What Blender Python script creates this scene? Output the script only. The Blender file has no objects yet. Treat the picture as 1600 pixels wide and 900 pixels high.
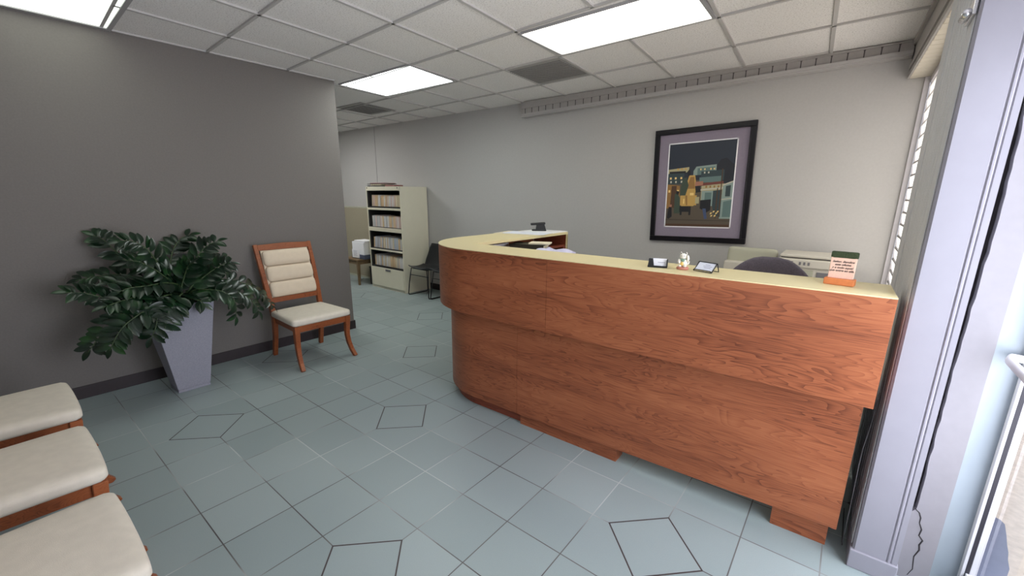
import bpy, bmesh, math, random
from mathutils import Vector, Matrix
random.seed(7)
PI = math.pi
sc = bpy.context.scene
COL = sc.collection

# ------------------------------------------------------------------ helpers
def srgb(r, g, b):
    f = lambda c: (c/255/12.92) if c/255 <= .04045 else ((c/255+.055)/1.055)**2.4
    return (f(r), f(g), f(b), 1)

def mat(name, col, rough=.6, metal=0, noise=0, nscale=40, bump=0, bscale=60, spec=.5):
    m = bpy.data.materials.new(name); m.use_nodes = True
    nt = m.node_tree; b = nt.nodes['Principled BSDF']
    b.inputs['Base Color'].default_value = col
    b.inputs['Roughness'].default_value = rough
    b.inputs['Metallic'].default_value = metal
    b.inputs['Specular IOR Level'].default_value = spec
    tc = nt.nodes.new('ShaderNodeTexCoord')
    if noise:
        n = nt.nodes.new('ShaderNodeTexNoise'); n.inputs['Scale'].default_value = nscale
        n.inputs['Detail'].default_value = 6
        nt.links.new(tc.outputs['Object'], n.inputs['Vector'])
        r = nt.nodes.new('ShaderNodeValToRGB')
        r.color_ramp.elements[0].position = .3; r.color_ramp.elements[1].position = .7
        r.color_ramp.elements[0].color = tuple(c*(1-noise) for c in col[:3])+(1,)
        r.color_ramp.elements[1].color = tuple(min(1, c*(1+noise)) for c in col[:3])+(1,)
        nt.links.new(n.outputs['Fac'], r.inputs['Fac'])
        nt.links.new(r.outputs['Color'], b.inputs['Base Color'])
    if bump:
        n2 = nt.nodes.new('ShaderNodeTexNoise'); n2.inputs['Scale'].default_value = bscale
        n2.inputs['Detail'].default_value = 4
        nt.links.new(tc.outputs['Object'], n2.inputs['Vector'])
        bp = nt.nodes.new('ShaderNodeBump'); bp.inputs['Strength'].default_value = bump
        bp.inputs['Distance'].default_value = .004
        nt.links.new(n2.outputs['Fac'], bp.inputs['Height'])
        nt.links.new(bp.outputs['Normal'], b.inputs['Normal'])
    return m

def emis(name, col, strength, streak=None):
    m = bpy.data.materials.new(name); m.use_nodes = True
    nt = m.node_tree; nt.nodes.remove(nt.nodes['Principled BSDF'])
    e = nt.nodes.new('ShaderNodeEmission'); e.inputs['Color'].default_value = col
    e.inputs['Strength'].default_value = strength
    nt.links.new(e.outputs[0], nt.nodes['Material Output'].inputs['Surface'])
    return m

class N:
    """tiny node-building helper"""
    def __init__(s, m): s.nt = m.node_tree; s.b = s.nt.nodes['Principled BSDF']
    def new(s, t, **k):
        n = s.nt.nodes.new(t)
        for a, v in k.items(): setattr(n, a, v)
        return n
    def link(s, a, b): s.nt.links.new(a, b)
    def val(s, sock, v):
        if hasattr(v, 'links') or hasattr(v, 'is_linked'): s.link(v, sock)
        else: sock.default_value = v
    def math(s, op, a, b=0, c=None):
        n = s.new('ShaderNodeMath', operation=op)
        s.val(n.inputs[0], a); s.val(n.inputs[1], b)
        if c is not None: s.val(n.inputs[2], c)
        return n.outputs[0]
    def mix(s, f, a, b):
        n = s.new('ShaderNodeMix', data_type='RGBA')
        s.val(n.inputs[0], f); s.val(n.inputs[6], a); s.val(n.inputs[7], b)
        return n.outputs[2]
    def ramp(s, f, stops):
        r = s.new('ShaderNodeValToRGB'); e = r.color_ramp.elements
        while len(e) < len(stops): e.new(.5)
        for q, (p, c) in zip(e, stops): q.position = p; q.color = c
        s.link(f, r.inputs['Fac']); return r.outputs['Color']

def wood(name, c0, c1, c2, rough=.35, sx=1.0, sz=9.0, scale=1.0, spec=.4):
    m = bpy.data.materials.new(name); m.use_nodes = True; n = N(m)
    tc = n.new('ShaderNodeTexCoord')
    mp = n.new('ShaderNodeMapping'); mp.inputs['Scale'].default_value = (sx*scale, sx*scale, sz*scale)
    n.link(tc.outputs['Object'], mp.inputs['Vector'])
    # long cathedral figure: thin dark growth lines along x, broad tonal drift, fine pores
    w1 = n.new('ShaderNodeTexNoise'); w1.inputs['Scale'].default_value = 1.0; w1.inputs['Detail'].default_value = 2
    w1.inputs['Roughness'].default_value = .4; w1.inputs['Distortion'].default_value = .9
    n.link(mp.outputs[0], w1.inputs['Vector'])
    bands = n.math('FRACT', n.math('MULTIPLY', w1.outputs['Fac'], 15.0))
    bands = n.math('POWER', bands, 2.2)
    mask = n.new('ShaderNodeTexNoise'); mask.inputs['Scale'].default_value = .8; n.link(mp.outputs[0], mask.inputs['Vector'])
    bands = n.math('MULTIPLY', bands, n.math('MULTIPLY', mask.outputs['Fac'], 1.6))
    mp2 = n.new('ShaderNodeMapping'); mp2.inputs['Scale'].default_value = (9*scale, 9*scale, 230*scale)
    n.link(tc.outputs['Object'], mp2.inputs['Vector'])
    f = n.new('ShaderNodeTexNoise'); f.inputs['Scale'].default_value = 1.0; f.inputs['Detail'].default_value = 5
    n.link(mp2.outputs[0], f.inputs['Vector'])
    big = n.new('ShaderNodeTexNoise'); big.inputs['Scale'].default_value = .55; big.inputs['Detail'].default_value = 3
    n.link(mp.outputs[0], big.inputs['Vector'])
    t = n.math('SUBTRACT', n.math('MULTIPLY', f.outputs['Fac'], .45), n.math('MULTIPLY', bands, .26))
    t = n.math('ADD', t, n.math('MULTIPLY', big.outputs['Fac'], .75))
    col = n.ramp(t, [(.28, c0), (.52, c1), (.78, c2)])
    n.link(col, n.b.inputs['Base Color'])
    n.b.inputs['Roughness'].default_value = rough
    n.b.inputs['Specular IOR Level'].default_value = spec
    return m

def obj(name, bm, material=None, parent=None, smooth=False, root=None):
    """link a bmesh (built in world coords, or in the parent's local coords) as one mesh object"""
    bmesh.ops.recalc_face_normals(bm, faces=bm.faces[:])
    me = bpy.data.meshes.new(name); bm.to_mesh(me); bm.free()
    o = bpy.data.objects.new(name, me); COL.objects.link(o)
    for m in (material if isinstance(material, (list, tuple)) else [material]):
        if m: me.materials.append(m)
    if smooth:
        for p in me.polygons: p.use_smooth = True
    if parent: o.parent = parent
    return o

def smooth_angle(o, ang=35):
    me = o.data
    for p in me.polygons: p.use_smooth = True
    bm = bmesh.new(); bm.from_mesh(me)
    for e in bm.edges:
        if len(e.link_faces) == 2 and e.calc_face_angle(0) > math.radians(ang): e.smooth = False
    bm.to_mesh(me); bm.free()
    return o

def thing(name, label, cat, loc=(0, 0, 0), rotz=0, group=None):
    o = bpy.data.objects.new(name, None); COL.objects.link(o)
    o.empty_display_size = .05
    o.location = loc; o.rotation_euler = (0, 0, rotz)
    tag(o, label, cat, group)
    return o

def tag(o, label, cat, group=None):
    o['label'] = label; o['category'] = cat
    if group: o['group'] = group
    return o

def struct(name, bm, m, parent=None, smooth=False, label=None):
    o = obj(name, bm, m, parent, smooth)
    if not parent: o['kind'] = 'structure'
    if label: o['label'] = label
    return o

def copy_tree(o, parent=None):
    c = o.copy(); COL.objects.link(c)
    if parent: c.parent = parent
    for ch in list(o.children): copy_tree(ch, c)
    return c

def B(): return bmesh.new()

def add_box(bm, x0, x1, y0, y1, z0, z1, bevel=0, seg=2, M=None, mi=0):
    r = bmesh.ops.create_cube(bm, size=1)
    vs = r['verts']
    for v in vs:
        v.co = Vector(((x0+x1)/2+v.co.x*(x1-x0), (y0+y1)/2+v.co.y*(y1-y0), (z0+z1)/2+v.co.z*(z1-z0)))
    fs = set(f for v in vs for f in v.link_faces)
    for f in fs: f.material_index = mi
    if bevel:
        es = list(set(e for v in vs for e in v.link_edges))
        g = bmesh.ops.bevel(bm, geom=es, offset=bevel, segments=seg, affect='EDGES', profile=.5)
        vs = list(set(v for f in g['faces'] for v in f.verts) | set(v for v in vs if v.is_valid))
    if M is not None:
        bmesh.ops.transform(bm, matrix=M, verts=vs)
    return vs

def add_prism(bm, pts, z0, z1, mi=0, z0f=None):
    """closed polygon footprint extruded z0..z1"""
    a = [bm.verts.new((x, y, z0 if z0f is None else z0f(x))) for x, y in pts]
    b = [bm.verts.new((x, y, z1)) for x, y in pts]
    n = len(pts)
    fs = [bm.faces.new(a[::-1]), bm.faces.new(b)]
    for i in range(n):
        fs.append(bm.faces.new((a[i], a[(i+1) % n], b[(i+1) % n], b[i])))
    for f in fs: f.material_index = mi
    return fs

def add_wall_strip(bm, path, thick, z0f, z1f):
    """solid panel following a 2-D polyline; thickness to the right-hand side of travel"""
    n = len(path); nrm = []
    for i in range(n):
        a = Vector(path[max(0, i-1)]); b = Vector(path[min(n-1, i+1)])
        d = (b-a).normalized(); nrm.append(Vector((d.y, -d.x)))
    rows = []
    for p, q in zip(path, nrm):
        p = Vector(p); i_ = p+q*thick
        rows.append([bm.verts.new((p.x, p.y, z0f(p.x))), bm.verts.new((p.x, p.y, z1f(p.x))),
                     bm.verts.new((i_.x, i_.y, z1f(p.x))), bm.verts.new((i_.x, i_.y, z0f(p.x)))])
    for a, b in zip(rows, rows[1:]):
        for k in range(4):
            bm.faces.new((a[k], a[(k+1) % 4], b[(k+1) % 4], b[k]))
    bm.faces.new(rows[0]); bm.faces.new(rows[-1][::-1])

def add_tube(bm, pts, r, seg=10, mi=0, closed=False, flat=None):
    """round tube along 3-D points; r number or list; flat=(a,b) scales the section"""
    pts = [Vector(p) for p in pts]; n = len(pts)
    rs = r if isinstance(r, (list, tuple)) else [r]*n
    rings = []; ref = None
    for i, p in enumerate(pts):
        if closed: d = pts[(i+1) % n]-pts[i-1]
        else: d = pts[min(n-1, i+1)]-pts[max(0, i-1)]
        d = d.normalized() if d.length > 1e-9 else Vector((0, 0, 1))
        if ref is None:
            ref = Vector((0, 0, 1)) if abs(d.z) < .9 else Vector((0, 1, 0))
        u = (ref-d*ref.dot(d)).normalized(); v = d.cross(u); ref = u
        fa, fb = flat or (1, 1)
        rings.append([bm.verts.new(p+(u*math.cos(2*PI*k/seg)*fa+v*math.sin(2*PI*k/seg)*fb)*rs[i]) for k in range(seg)])
    m = n if closed else n-1
    for i in range(m):
        a, b = rings[i], rings[(i+1) % n]
        for k in range(seg):
            f = bm.faces.new((a[k], a[(k+1) % seg], b[(k+1) % seg], b[k])); f.material_index = mi; f.smooth = True
    if not closed:
        for ring in (rings[0][::-1], rings[-1]):
            f = bm.faces.new(ring); f.material_index = mi

def add_bar(bm, pts, w, d, mi=0, side=Vector((1, 0, 0))):
    """rectangular section along 3-D points. w along `side`, d across; each may be a list"""
    pts = [Vector(p) for p in pts]; n = len(pts); rings = []
    ws = w if isinstance(w, (list, tuple)) else [w]*n
    ds = d if isinstance(d, (list, tuple)) else [d]*n
    for i, p in enumerate(pts):
        t = (pts[min(n-1, i+1)]-pts[max(0, i-1)]).normalized()
        s = (side-t*side.dot(t)).normalized(); q = t.cross(s)
        a, b = ws[i]/2, ds[i]/2
        rings.append([bm.verts.new(p+s*x+q*y) for x, y in ((-a, -b), (a, -b), (a, b), (-a, b))])
    for r0, r1 in zip(rings, rings[1:]):
        for k in range(4):
            f = bm.faces.new((r0[k], r0[(k+1) % 4], r1[(k+1) % 4], r1[k])); f.material_index = mi
    bm.faces.new(rings[0][::-1]).material_index = mi; bm.faces.new(rings[-1]).material_index = mi

def bevel_all(bm, off, seg=2):
    bmesh.ops.recalc_face_normals(bm, faces=bm.faces[:])
    es = [e for e in bm.edges if len(e.link_faces) == 2 and e.calc_face_angle(0) > .5]
    bmesh.ops.bevel(bm, geom=es, offset=off, segments=seg, affect='EDGES', profile=.5)

def rounded(bm, c, size, r, n=10, fn=None, mi=0):
    """rounded box as a subdivided cube pushed to radius r; fn(v)->v shapes it afterwards (local coords)"""
    t = bmesh.new(); bmesh.ops.create_cube(t, size=2)
    bmesh.ops.subdivide_edges(t, edges=t.edges[:], cuts=n, use_grid_fill=True)
    h = Vector(size)/2
    rr = r if isinstance(r, (tuple, list)) else (r, r, r)
    for v in t.verts:
        p = v.co.copy(); q = Vector((0, 0, 0)); e = Vector((0, 0, 0))
        for k in range(3):
            a = math.copysign(abs(p[k])**.62, p[k])       # denser sampling near the edges
            x = a*h[k]; lim = h[k]-rr[k]
            q[k] = max(-lim, min(lim, x)); e[k] = (x-q[k])/rr[k]
        if e.length > 1e-6: 
            m_ = max(abs(e.x), abs(e.y), abs(e.z)); e = e.normalized()*m_
        v.co = Vector((q.x+e.x*rr[0], q.y+e.y*rr[1], q.z+e.z*rr[2]))
    if fn:
        for v in t.verts: v.co = fn(v.co)
    bmesh.ops.translate(t, verts=t.verts[:], vec=Vector(c))
    me = bpy.data.meshes.new('tmp'); t.to_mesh(me); t.free()
    k0 = len(bm.faces); bm.from_mesh(me); bpy.data.meshes.remove(me)
    bm.faces.ensure_lookup_table()
    for f in bm.faces[k0:]: f.material_index = mi; f.smooth = True

def add_lathe(bm, prof, c=(0, 0, 0), seg=24, mi=0, sx=1, sy=1):
    rings = []
    for r, z in prof:
        rings.append([bm.verts.new((c[0]+r*sx*math.cos(2*PI*k/seg), c[1]+r*sy*math.sin(2*PI*k/seg), c[2]+z)) for k in range(seg)])
    for a, b in zip(rings, rings[1:]):
        for k in range(seg):
            f = bm.faces.new((a[k], a[(k+1) % seg], b[(k+1) % seg], b[k])); f.material_index = mi; f.smooth = True
    bm.faces.new(rings[0][::-1]).material_index = mi; bm.faces.new(rings[-1]).material_index = mi

def add_ell(bm, c, r, seg=16, mi=0, M=None):
    g = bmesh.ops.create_uvsphere(bm, u_segments=seg, v_segments=max(6, seg//2+2), radius=1)
    for v in g['verts']:
        p = Vector((v.co.x*r[0], v.co.y*r[1], v.co.z*r[2]))
        v.co = Vector(c)+(M @ p if M is not None else p)
        for f in v.link_faces: f.smooth = True; f.material_index = mi

# ------------------------------------------------------------------ materials
M = {}
M['wall_dark'] = mat('dark grey paint', srgb(116, 111, 107), .75, noise=.05, nscale=90, bump=.12, bscale=220)
M['wall_light'] = mat('light grey paint', srgb(187, 185, 183), .7, noise=.025, nscale=60, bump=.08, bscale=160)
M['white_paint'] = mat('white trim paint', srgb(206, 203, 207), .5, noise=.03, nscale=30, bump=.05, bscale=60)
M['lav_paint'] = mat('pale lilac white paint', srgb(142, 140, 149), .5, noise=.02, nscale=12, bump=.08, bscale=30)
M['grey_paint'] = mat('mid grey trim paint', srgb(170, 166, 163), .6, noise=.04, nscale=30)
M['fluted'] = mat('grey fluted casing', srgb(198, 198, 202), .6, noise=.04, nscale=25)
M['alu'] = mat('white painted aluminium', srgb(142, 152, 161), .35, noise=.02, nscale=10)
M['stile'] = mat('white enamel door stile', srgb(206, 206, 212), .35, noise=.01, nscale=10)
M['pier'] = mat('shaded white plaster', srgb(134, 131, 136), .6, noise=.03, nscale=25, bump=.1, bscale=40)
M['tee'] = mat('painted ceiling tee', srgb(192, 189, 187), .5)
M['soffit'] = mat('cream board', srgb(222, 214, 198), .6, noise=.03, nscale=20)
M['base_dark'] = mat('dark brown baseboard', srgb(44, 34, 37), .5, noise=.1, nscale=20)
M['ledge'] = mat('lit grey ledge paint', srgb(184, 181, 180), .6)  # fascia grey made lighter, imitating light caught by the ledge
M['slit'] = mat('shadowed slit', srgb(92, 88, 88), .9)
M['gap'] = mat('dark gap', srgb(40, 36, 38), .9)
M['gasket'] = mat('black rubber gasket', srgb(40, 38, 46), .6)
M['cream_top'] = mat('pale yellow laminate', srgb(226, 212, 164), .38, noise=.02, nscale=140)
M['cherry'] = wood('cherry laminate', srgb(106, 56, 35), srgb(150, 86, 55), srgb(172, 105, 69), .4, 1.7, 13.0)
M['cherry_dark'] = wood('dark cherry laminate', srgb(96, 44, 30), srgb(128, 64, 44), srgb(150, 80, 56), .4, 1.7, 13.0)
M['chair_wood'] = wood('reddish chair wood', srgb(106, 54, 28), srgb(140, 76, 42), srgb(158, 90, 52), .35, 4, 10, 1.5)
M['table_wood'] = wood('brown table wood', srgb(92, 74, 54), srgb(120, 98, 72), srgb(138, 114, 84), .5, 4, 10, 1.5)
M['fabric'] = mat('cream upholstery', srgb(216, 208, 194), .9, noise=.035, nscale=26, bump=.25, bscale=500, spec=.2)
M['fabric_roll'] = mat('cream roll upholstery', srgb(216, 200, 178), .85, noise=.03, nscale=30, bump=.2, bscale=500, spec=.2)
M['concrete'] = mat('pale grey cast planter', srgb(148, 148, 160), .8, noise=.1, nscale=120, bump=.3, bscale=180)
M['soil'] = mat('dark soil', srgb(48, 40, 32), .95, noise=.3, nscale=60, bump=.6, bscale=60)
M['cab'] = mat('beige enamel', srgb(222, 217, 196), .42, noise=.015, nscale=8)
M['cab_in'] = mat('black cabinet interior', srgb(26, 24, 25), .6)
M['black'] = mat('black plastic', srgb(20, 20, 23), .45)
M['black_metal'] = mat('black powder coated steel', srgb(28, 28, 30), .4, metal=.3)
M['black_seat'] = mat('black faux leather', srgb(40, 42, 46), .5, noise=.1, nscale=50)
M['chrome'] = mat('bright metal', srgb(220, 220, 224), .25, metal=.9)
M['paper'] = mat('white paper', srgb(238, 238, 242), .8)
M['paper_blue'] = mat('bluish white paper', srgb(222, 226, 238), .8)
M['lavender'] = mat('lavender paper', srgb(196, 194, 222), .8, noise=.05, nscale=40)
M['cream_paper'] = mat('cream paper', srgb(226, 216, 190), .8)
M['book_dark'] = mat('dark olive cover', srgb(58, 56, 44), .6)
M['book_red'] = mat('dark red cover', srgb(96, 40, 40), .6)
M['ink'] = mat('grey print', srgb(150, 150, 170), .8)
M['ink_black'] = mat('black print', srgb(34, 26, 26), .8)
M['blue_grey'] = mat('blue grey plastic', srgb(74, 82, 104), .5)
M['machine'] = mat('beige plastic', srgb(205, 200, 188), .5, noise=.015, nscale=12)
M['machine_olive'] = mat('greenish beige plastic', srgb(176, 176, 158), .55)
M['machine_grey'] = mat('grey plastic', srgb(120, 118, 122), .5)
M['office_fabric'] = mat('dark grey chair fabric', srgb(104, 98, 107), .95, noise=.15, nscale=120, bump=.3, bscale=300, spec=.2)
M['partition'] = mat('olive fabric panel', srgb(156, 148, 128), .9, noise=.05, nscale=120)
M['terracotta'] = mat('orange clay base', srgb(214, 128, 74), .6, noise=.06, nscale=60)
M['plaque'] = mat('pink sandstone plaque', srgb(238, 200, 180), .8, noise=.05, nscale=160)
M['moss'] = mat('dark green moss', srgb(58, 70, 44), .95, noise=.45, nscale=260, bump=1, bscale=260)
M['frame_black'] = mat('black lacquer frame', srgb(20, 18, 24), .4, spec=.3)
M['mat_board'] = mat('purple grey mat board', srgb(142, 132, 148), .9, noise=.03, nscale=60)
M['ceramic'] = mat('glazed white ceramic', srgb(240, 234, 220), .3)
M['gold'] = mat('gold paint', srgb(226, 190, 110), .4, metal=.3)
M['pink_cushion'] = mat('pinkish red base', srgb(196, 130, 112), .5)
M['green_bib'] = mat('green glaze', srgb(120, 148, 128), .4)
M['stem'] = mat('green stalk', srgb(58, 76, 44), .5)
M['pavement'] = mat('pale pavement', srgb(214, 202, 190), .9, noise=.12, nscale=30, bump=.4, bscale=60)
M['pavement_shade'] = mat('blue grey pavement shade', srgb(120, 126, 150), .7, noise=.06, nscale=20)
M['vent'] = mat('grey vent face', srgb(160, 157, 155), .6)
M['vent_dark'] = mat('vent throat', srgb(138, 135, 134), .7)
M['lamp_frame'] = mat('lamp frame grey', srgb(166, 164, 166), .4)
M['pink_mag'] = mat('faded red magazine', srgb(150, 104, 100), .6)

# leaf material with some glossy variation
lm = bpy.data.materials.new('glossy dark green leaf'); lm.use_nodes = True
_n = N(lm); _tc = _n.new('ShaderNodeTexCoord'); _t = _n.new('ShaderNodeTexNoise'); _t.inputs['Scale'].default_value = 9
_n.link(_tc.outputs['Object'], _t.inputs['Vector'])
_n.link(_n.ramp(_t.outputs['Fac'], [(.3, srgb(13, 28, 18)), (.55, srgb(20, 44, 26)), (.78, srgb(40, 78, 36))]), _n.b.inputs['Base Color'])
_n.b.inputs['Roughness'].default_value = .28; _n.b.inputs['Specular IOR Level'].default_value = .5
M['leaf'] = lm

# thin window glass
def glass(name, tint=(1, 1, 1, 1)):
    m = bpy.data.materials.new(name); m.use_nodes = True; nt = m.node_tree
    nt.nodes.remove(nt.nodes['Principled BSDF'])
    t = nt.nodes.new('ShaderNodeBsdfTransparent'); t.inputs[0].default_value = tint
    g = nt.nodes.new('ShaderNodeBsdfGlossy'); g.inputs['Roughness'].default_value = .03
    fr = nt.nodes.new('ShaderNodeFresnel'); fr.inputs[0].default_value = 1.3
    mx = nt.nodes.new('ShaderNodeMixShader')
    ge = nt.nodes.new('ShaderNodeNewGeometry'); k = nt.nodes.new('ShaderNodeMath'); k.operation = 'MULTIPLY_ADD'
    k.inputs[1].default_value = -1; k.inputs[2].default_value = 1; nt.links.new(ge.outputs['Backfacing'], k.inputs[0])
    k2 = nt.nodes.new('ShaderNodeMath'); k2.operation = 'MULTIPLY'; nt.links.new(fr.outputs[0], k2.inputs[0]); nt.links.new(k.outputs[0], k2.inputs[1])
    nt.links.new(k2.outputs[0], mx.inputs[0]); nt.links.new(t.outputs[0], mx.inputs[1]); nt.links.new(g.outputs[0], mx.inputs[2])
    nt.links.new(mx.outputs[0], nt.nodes['Material Output'].inputs['Surface'])
    return m
M['glass'] = glass('clear glass')
# frosted louvre glass: lets daylight through diffusely
lg = bpy.data.materials.new('frosted louvre glass'); lg.use_nodes = True
_nt = lg.node_tree; _nt.nodes.remove(_nt.nodes['Principled BSDF'])
_a = _nt.nodes.new('ShaderNodeBsdfTranslucent'); _a.inputs[0].default_value = (.9, .88, .84, 1)
_b = _nt.nodes.new('ShaderNodeBsdfTransparent'); _b.inputs[0].default_value = (.95, .93, .9, 1)
_m = _nt.nodes.new('ShaderNodeMixShader'); _m.inputs[0].default_value = .6
_nt.links.new(_a.outputs[0], _m.inputs[1]); _nt.links.new(_b.outputs[0], _m.inputs[2])
_nt.links.new(_m.outputs[0], _nt.nodes['Material Output'].inputs['Surface'])
M['louvre'] = lg

# floor tiles: 305 mm grid, one square tile turned 45 degrees at every staggered third crossing
TILE = .305; TX, TY = -1.7084, 1.3538
def floor_material():
    m = bpy.data.materials.new('green grey ceramic tile'); m.use_nodes = True; n = N(m)
    tc = n.new('ShaderNodeTexCoord'); sx = n.new('ShaderNodeSeparateXYZ'); n.link(tc.outputs['Object'], sx.inputs[0])
    u = n.math('DIVIDE', n.math('SUBTRACT', sx.outputs[0], TX), TILE)
    v = n.math('DIVIDE', n.math('SUBTRACT', sx.outputs[1], TY), TILE)
    # tiny wobble so the joints are not ruler perfect
    wob = n.new('ShaderNodeTexNoise'); wob.inputs['Scale'].default_value = 3.0; n.link(tc.outputs['Object'], wob.inputs['Vector'])
    def dist_line(a):
        f = n.math('FRACT', n.math('ADD', a, 100.5)); return n.math('ABSOLUTE', n.math('SUBTRACT', f, .5))
    du, dv = dist_line(u), dist_line(v)
    def centred(a, off):                      # signed distance to the lattice centre, period 6
        w = n.math('FRACT', n.math('DIVIDE', n.math('ADD', a, 60+3-off), 6.0))
        return n.math('ABSOLUTE', n.math('MULTIPLY', n.math('SUBTRACT', w, .5), 6.0))
    d1 = n.math('ADD', centred(u, 1), centred(v, -2))
    d2 = n.math('ADD', centred(u, 4), centred(v, 1))
    d = n.math('MINIMUM', d1, d2)
    inside = n.math('LESS_THAN', d, .7071)
    W = .0085
    line = n.math('MINIMUM', du, dv)
    grid = n.math('MULTIPLY', n.math('LESS_THAN', line, W), n.math('SUBTRACT', 1, inside))
    dia = n.math('LESS_THAN', n.math('ABSOLUTE', n.math('SUBTRACT', d, .7071)), .0165)
    # tile colour, slightly different from tile to tile
    cu = n.math('FLOOR', u); cv = n.math('FLOOR', v)
    cmb = n.new('ShaderNodeCombineXYZ'); n.link(cu, cmb.inputs[0]); n.link(cv, cmb.inputs[1])
    wn = n.new('ShaderNodeTexWhiteNoise', noise_dimensions='3D'); n.link(cmb.outputs[0], wn.inputs['Vector'])
    fine = n.new('ShaderNodeTexNoise'); fine.inputs['Scale'].default_value = 260; fine.inputs['Detail'].default_value = 3
    n.link(tc.outputs['Object'], fine.inputs['Vector'])
    big = n.new('ShaderNodeTexNoise'); big.inputs['Scale'].default_value = 1.4; n.link(tc.outputs['Object'], big.inputs['Vector'])
    wv = n.math('ADD', n.math('MULTIPLY', wn.outputs['Value'], n.math('SUBTRACT', 1, inside)), n.math('MULTIPLY', inside, .5))
    t = n.math('ADD', n.math('MULTIPLY', wv, .35), n.math('MULTIPLY', fine.outputs['Fac'], .35))
    t = n.math('ADD', t, n.math('MULTIPLY', big.outputs['Fac'], .35))
    tile = n.ramp(t, [(.25, srgb(140, 153, 153)), (.8, srgb(157, 169, 169))])
    # grout: dark brown in places, chalky white in others
    gn = n.new('ShaderNodeTexNoise'); gn.inputs['Scale'].default_value = 1.3; gn.inputs['Detail'].default_value = 2
    n.link(tc.outputs['Object'], gn.inputs['Vector'])
    grout = n.ramp(gn.outputs['Fac'], [(.36, srgb(74, 70, 70)), (.5, srgb(108, 108, 106)), (.6, srgb(184, 190, 188))])
    c = n.mix(grid, tile, grout)
    c = n.mix(dia, c, srgb(66, 58, 58))
    n.link(c, n.b.inputs['Base Color'])
    n.b.inputs['Specular IOR Level'].default_value = .35
    rr = n.math('ADD', .36, n.math('MULTIPLY', big.outputs['Fac'], .16)); n.link(rr, n.b.inputs['Roughness'])
    hgt = n.math('SUBTRACT', 1, n.math('MAXIMUM', grid, dia))
    bp = n.new('ShaderNodeBump'); bp.inputs['Strength'].default_value = .25; bp.inputs['Distance'].default_value = .002
    n.link(n.math('ADD', hgt, n.math('MULTIPLY', fine.outputs['Fac'], .12)), bp.inputs['Height']); n.link(bp.outputs[0], n.b.inputs['Normal'])
    return m
M['floor'] = floor_material()

# mineral-fibre ceiling tile
def ceiling_material():
    m = bpy.data.materials.new('mineral fibre ceiling tile'); m.use_nodes = True; n = N(m)
    tc = n.new('ShaderNodeTexCoord')
    a = n.new('ShaderNodeTexNoise'); a.inputs['Scale'].default_value = 110; a.inputs['Detail'].default_value = 4
    n.link(tc.outputs['Object'], a.inputs['Vector'])
    c = n.ramp(a.outputs['Fac'], [(.33, srgb(208, 204, 201)), (.46, srgb(238, 235, 233)), (.7, srgb(243, 240, 238))])
    n.link(c, n.b.inputs['Base Color']); n.b.inputs['Roughness'].default_value = .9
    bp = n.new('ShaderNodeBump'); bp.inputs['Strength'].default_value = .35; bp.inputs['Distance'].default_value = .003
    n.link(a.outputs['Fac'], bp.inputs['Height']); n.link(bp.outputs[0], n.b.inputs['Normal'])
    return m
M['ceil'] = ceiling_material()

# ------------------------------------------------------------------ the setting
ZC = 2.693; XL = -4.443; YLE = 2.577; YB = 4.62
XW = .31                                   # louvre window plane
XD = .56                                   # glass door plane
YF = -.80                                  # shop front behind the camera
bm = B(); add_box(bm, -9.6, XD+.05, YF-.1, YB+.05, -.12, 0); struct('floor', bm, M['floor'])
bm = B(); add_box(bm, -9.6, .85, YF-.1, YB+.12, ZC+.006, ZC+.1); struct('ceiling', bm, M['ceil'])
bm = B(); add_prism(bm, [(XL, YF), (XL, YLE), (-9.6, YLE), (-9.6, YLE-.12), (XL-.12, YLE-.12), (XL-.12, YF)], 0, ZC+.006)
struct('wall_left', bm, M['wall_dark'])
bm = B(); add_box(bm, -9.6, XW-.038, YB, YB+.12, 0, ZC+.006); struct('wall_back', bm, M['wall_light'])
bm = B(); add_box(bm, -9.72, -9.6, YLE-.12, YB+.12, 0, ZC+.006); struct('wall_hall_end', bm, M['wall_light'])
bm = B(); add_box(bm, -6.792, -6.788, YB-.0025, YB+.001, 1.0, ZC); struct('trim_1', bm, M['slit'])   # wall seam
bm = B(); add_box(bm, XL, XL+.014, YF, YLE+.012, 0, .098, .003)
add_box(bm, XL-.06, XL+.002, YLE, YLE+.012, 0, .098, .003); struct('baseboard_left', bm, M['base_dark'])
bm = B(); add_box(bm, -9.6, .25, YB-.014, YB, 0, .1, .003); struct('baseboard_back', bm, M['base_dark'])

# ceiling grid (tees); node (i, j) of the suspended grid
def gp(i, j): return (-.291+.628*i-.042*j, 3.863-.029*i+.651*j)
def tee(bm, a, b, w=.024, z=ZC):
    a = Vector(a); b = Vector(b); d = (b-a).normalized(); q = Vector((-d.y, d.x))*w/2
    add_prism(bm, [tuple(a+q), tuple(b+q), tuple(b-q), tuple(a-q)], z-.006, z+.008)
bm = B()
lamp_cells = [(-7, -5, -2, -1), (-3, -1, -2, -1), (-7, -5, -6, -5), (-3, -1, -6, -5)]
def in_lamp(i0, j0, i1, j1):
    mi, mj = (i0+i1)/2, (j0+j1)/2
    return any(a < mi < b and c < mj < d for a, b, c, d in lamp_cells)
for i in range(-7, 1):
    for j in range(-7, 1):
        if not in_lamp(i, j, i, j+1): tee(bm, gp(i, j), gp(i, j+1))
for j in range(-7, 2):
    for i in range(-7, 0):
        if not in_lamp(i, j, i+1, j) : tee(bm, gp(i, j), gp(i+1, j), .02)
for i in range(-7, 1): tee(bm, gp(i, 1), (gp(i, 1)[0], YB)) if gp(i, 1)[1] < YB else None
for i in range(-13, -7):
    tee(bm, gp(i, -1), gp(i, 1))
for j in (-1, 0, 1):
    tee(bm, gp(-13, j), gp(-7, j), .02)
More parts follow.
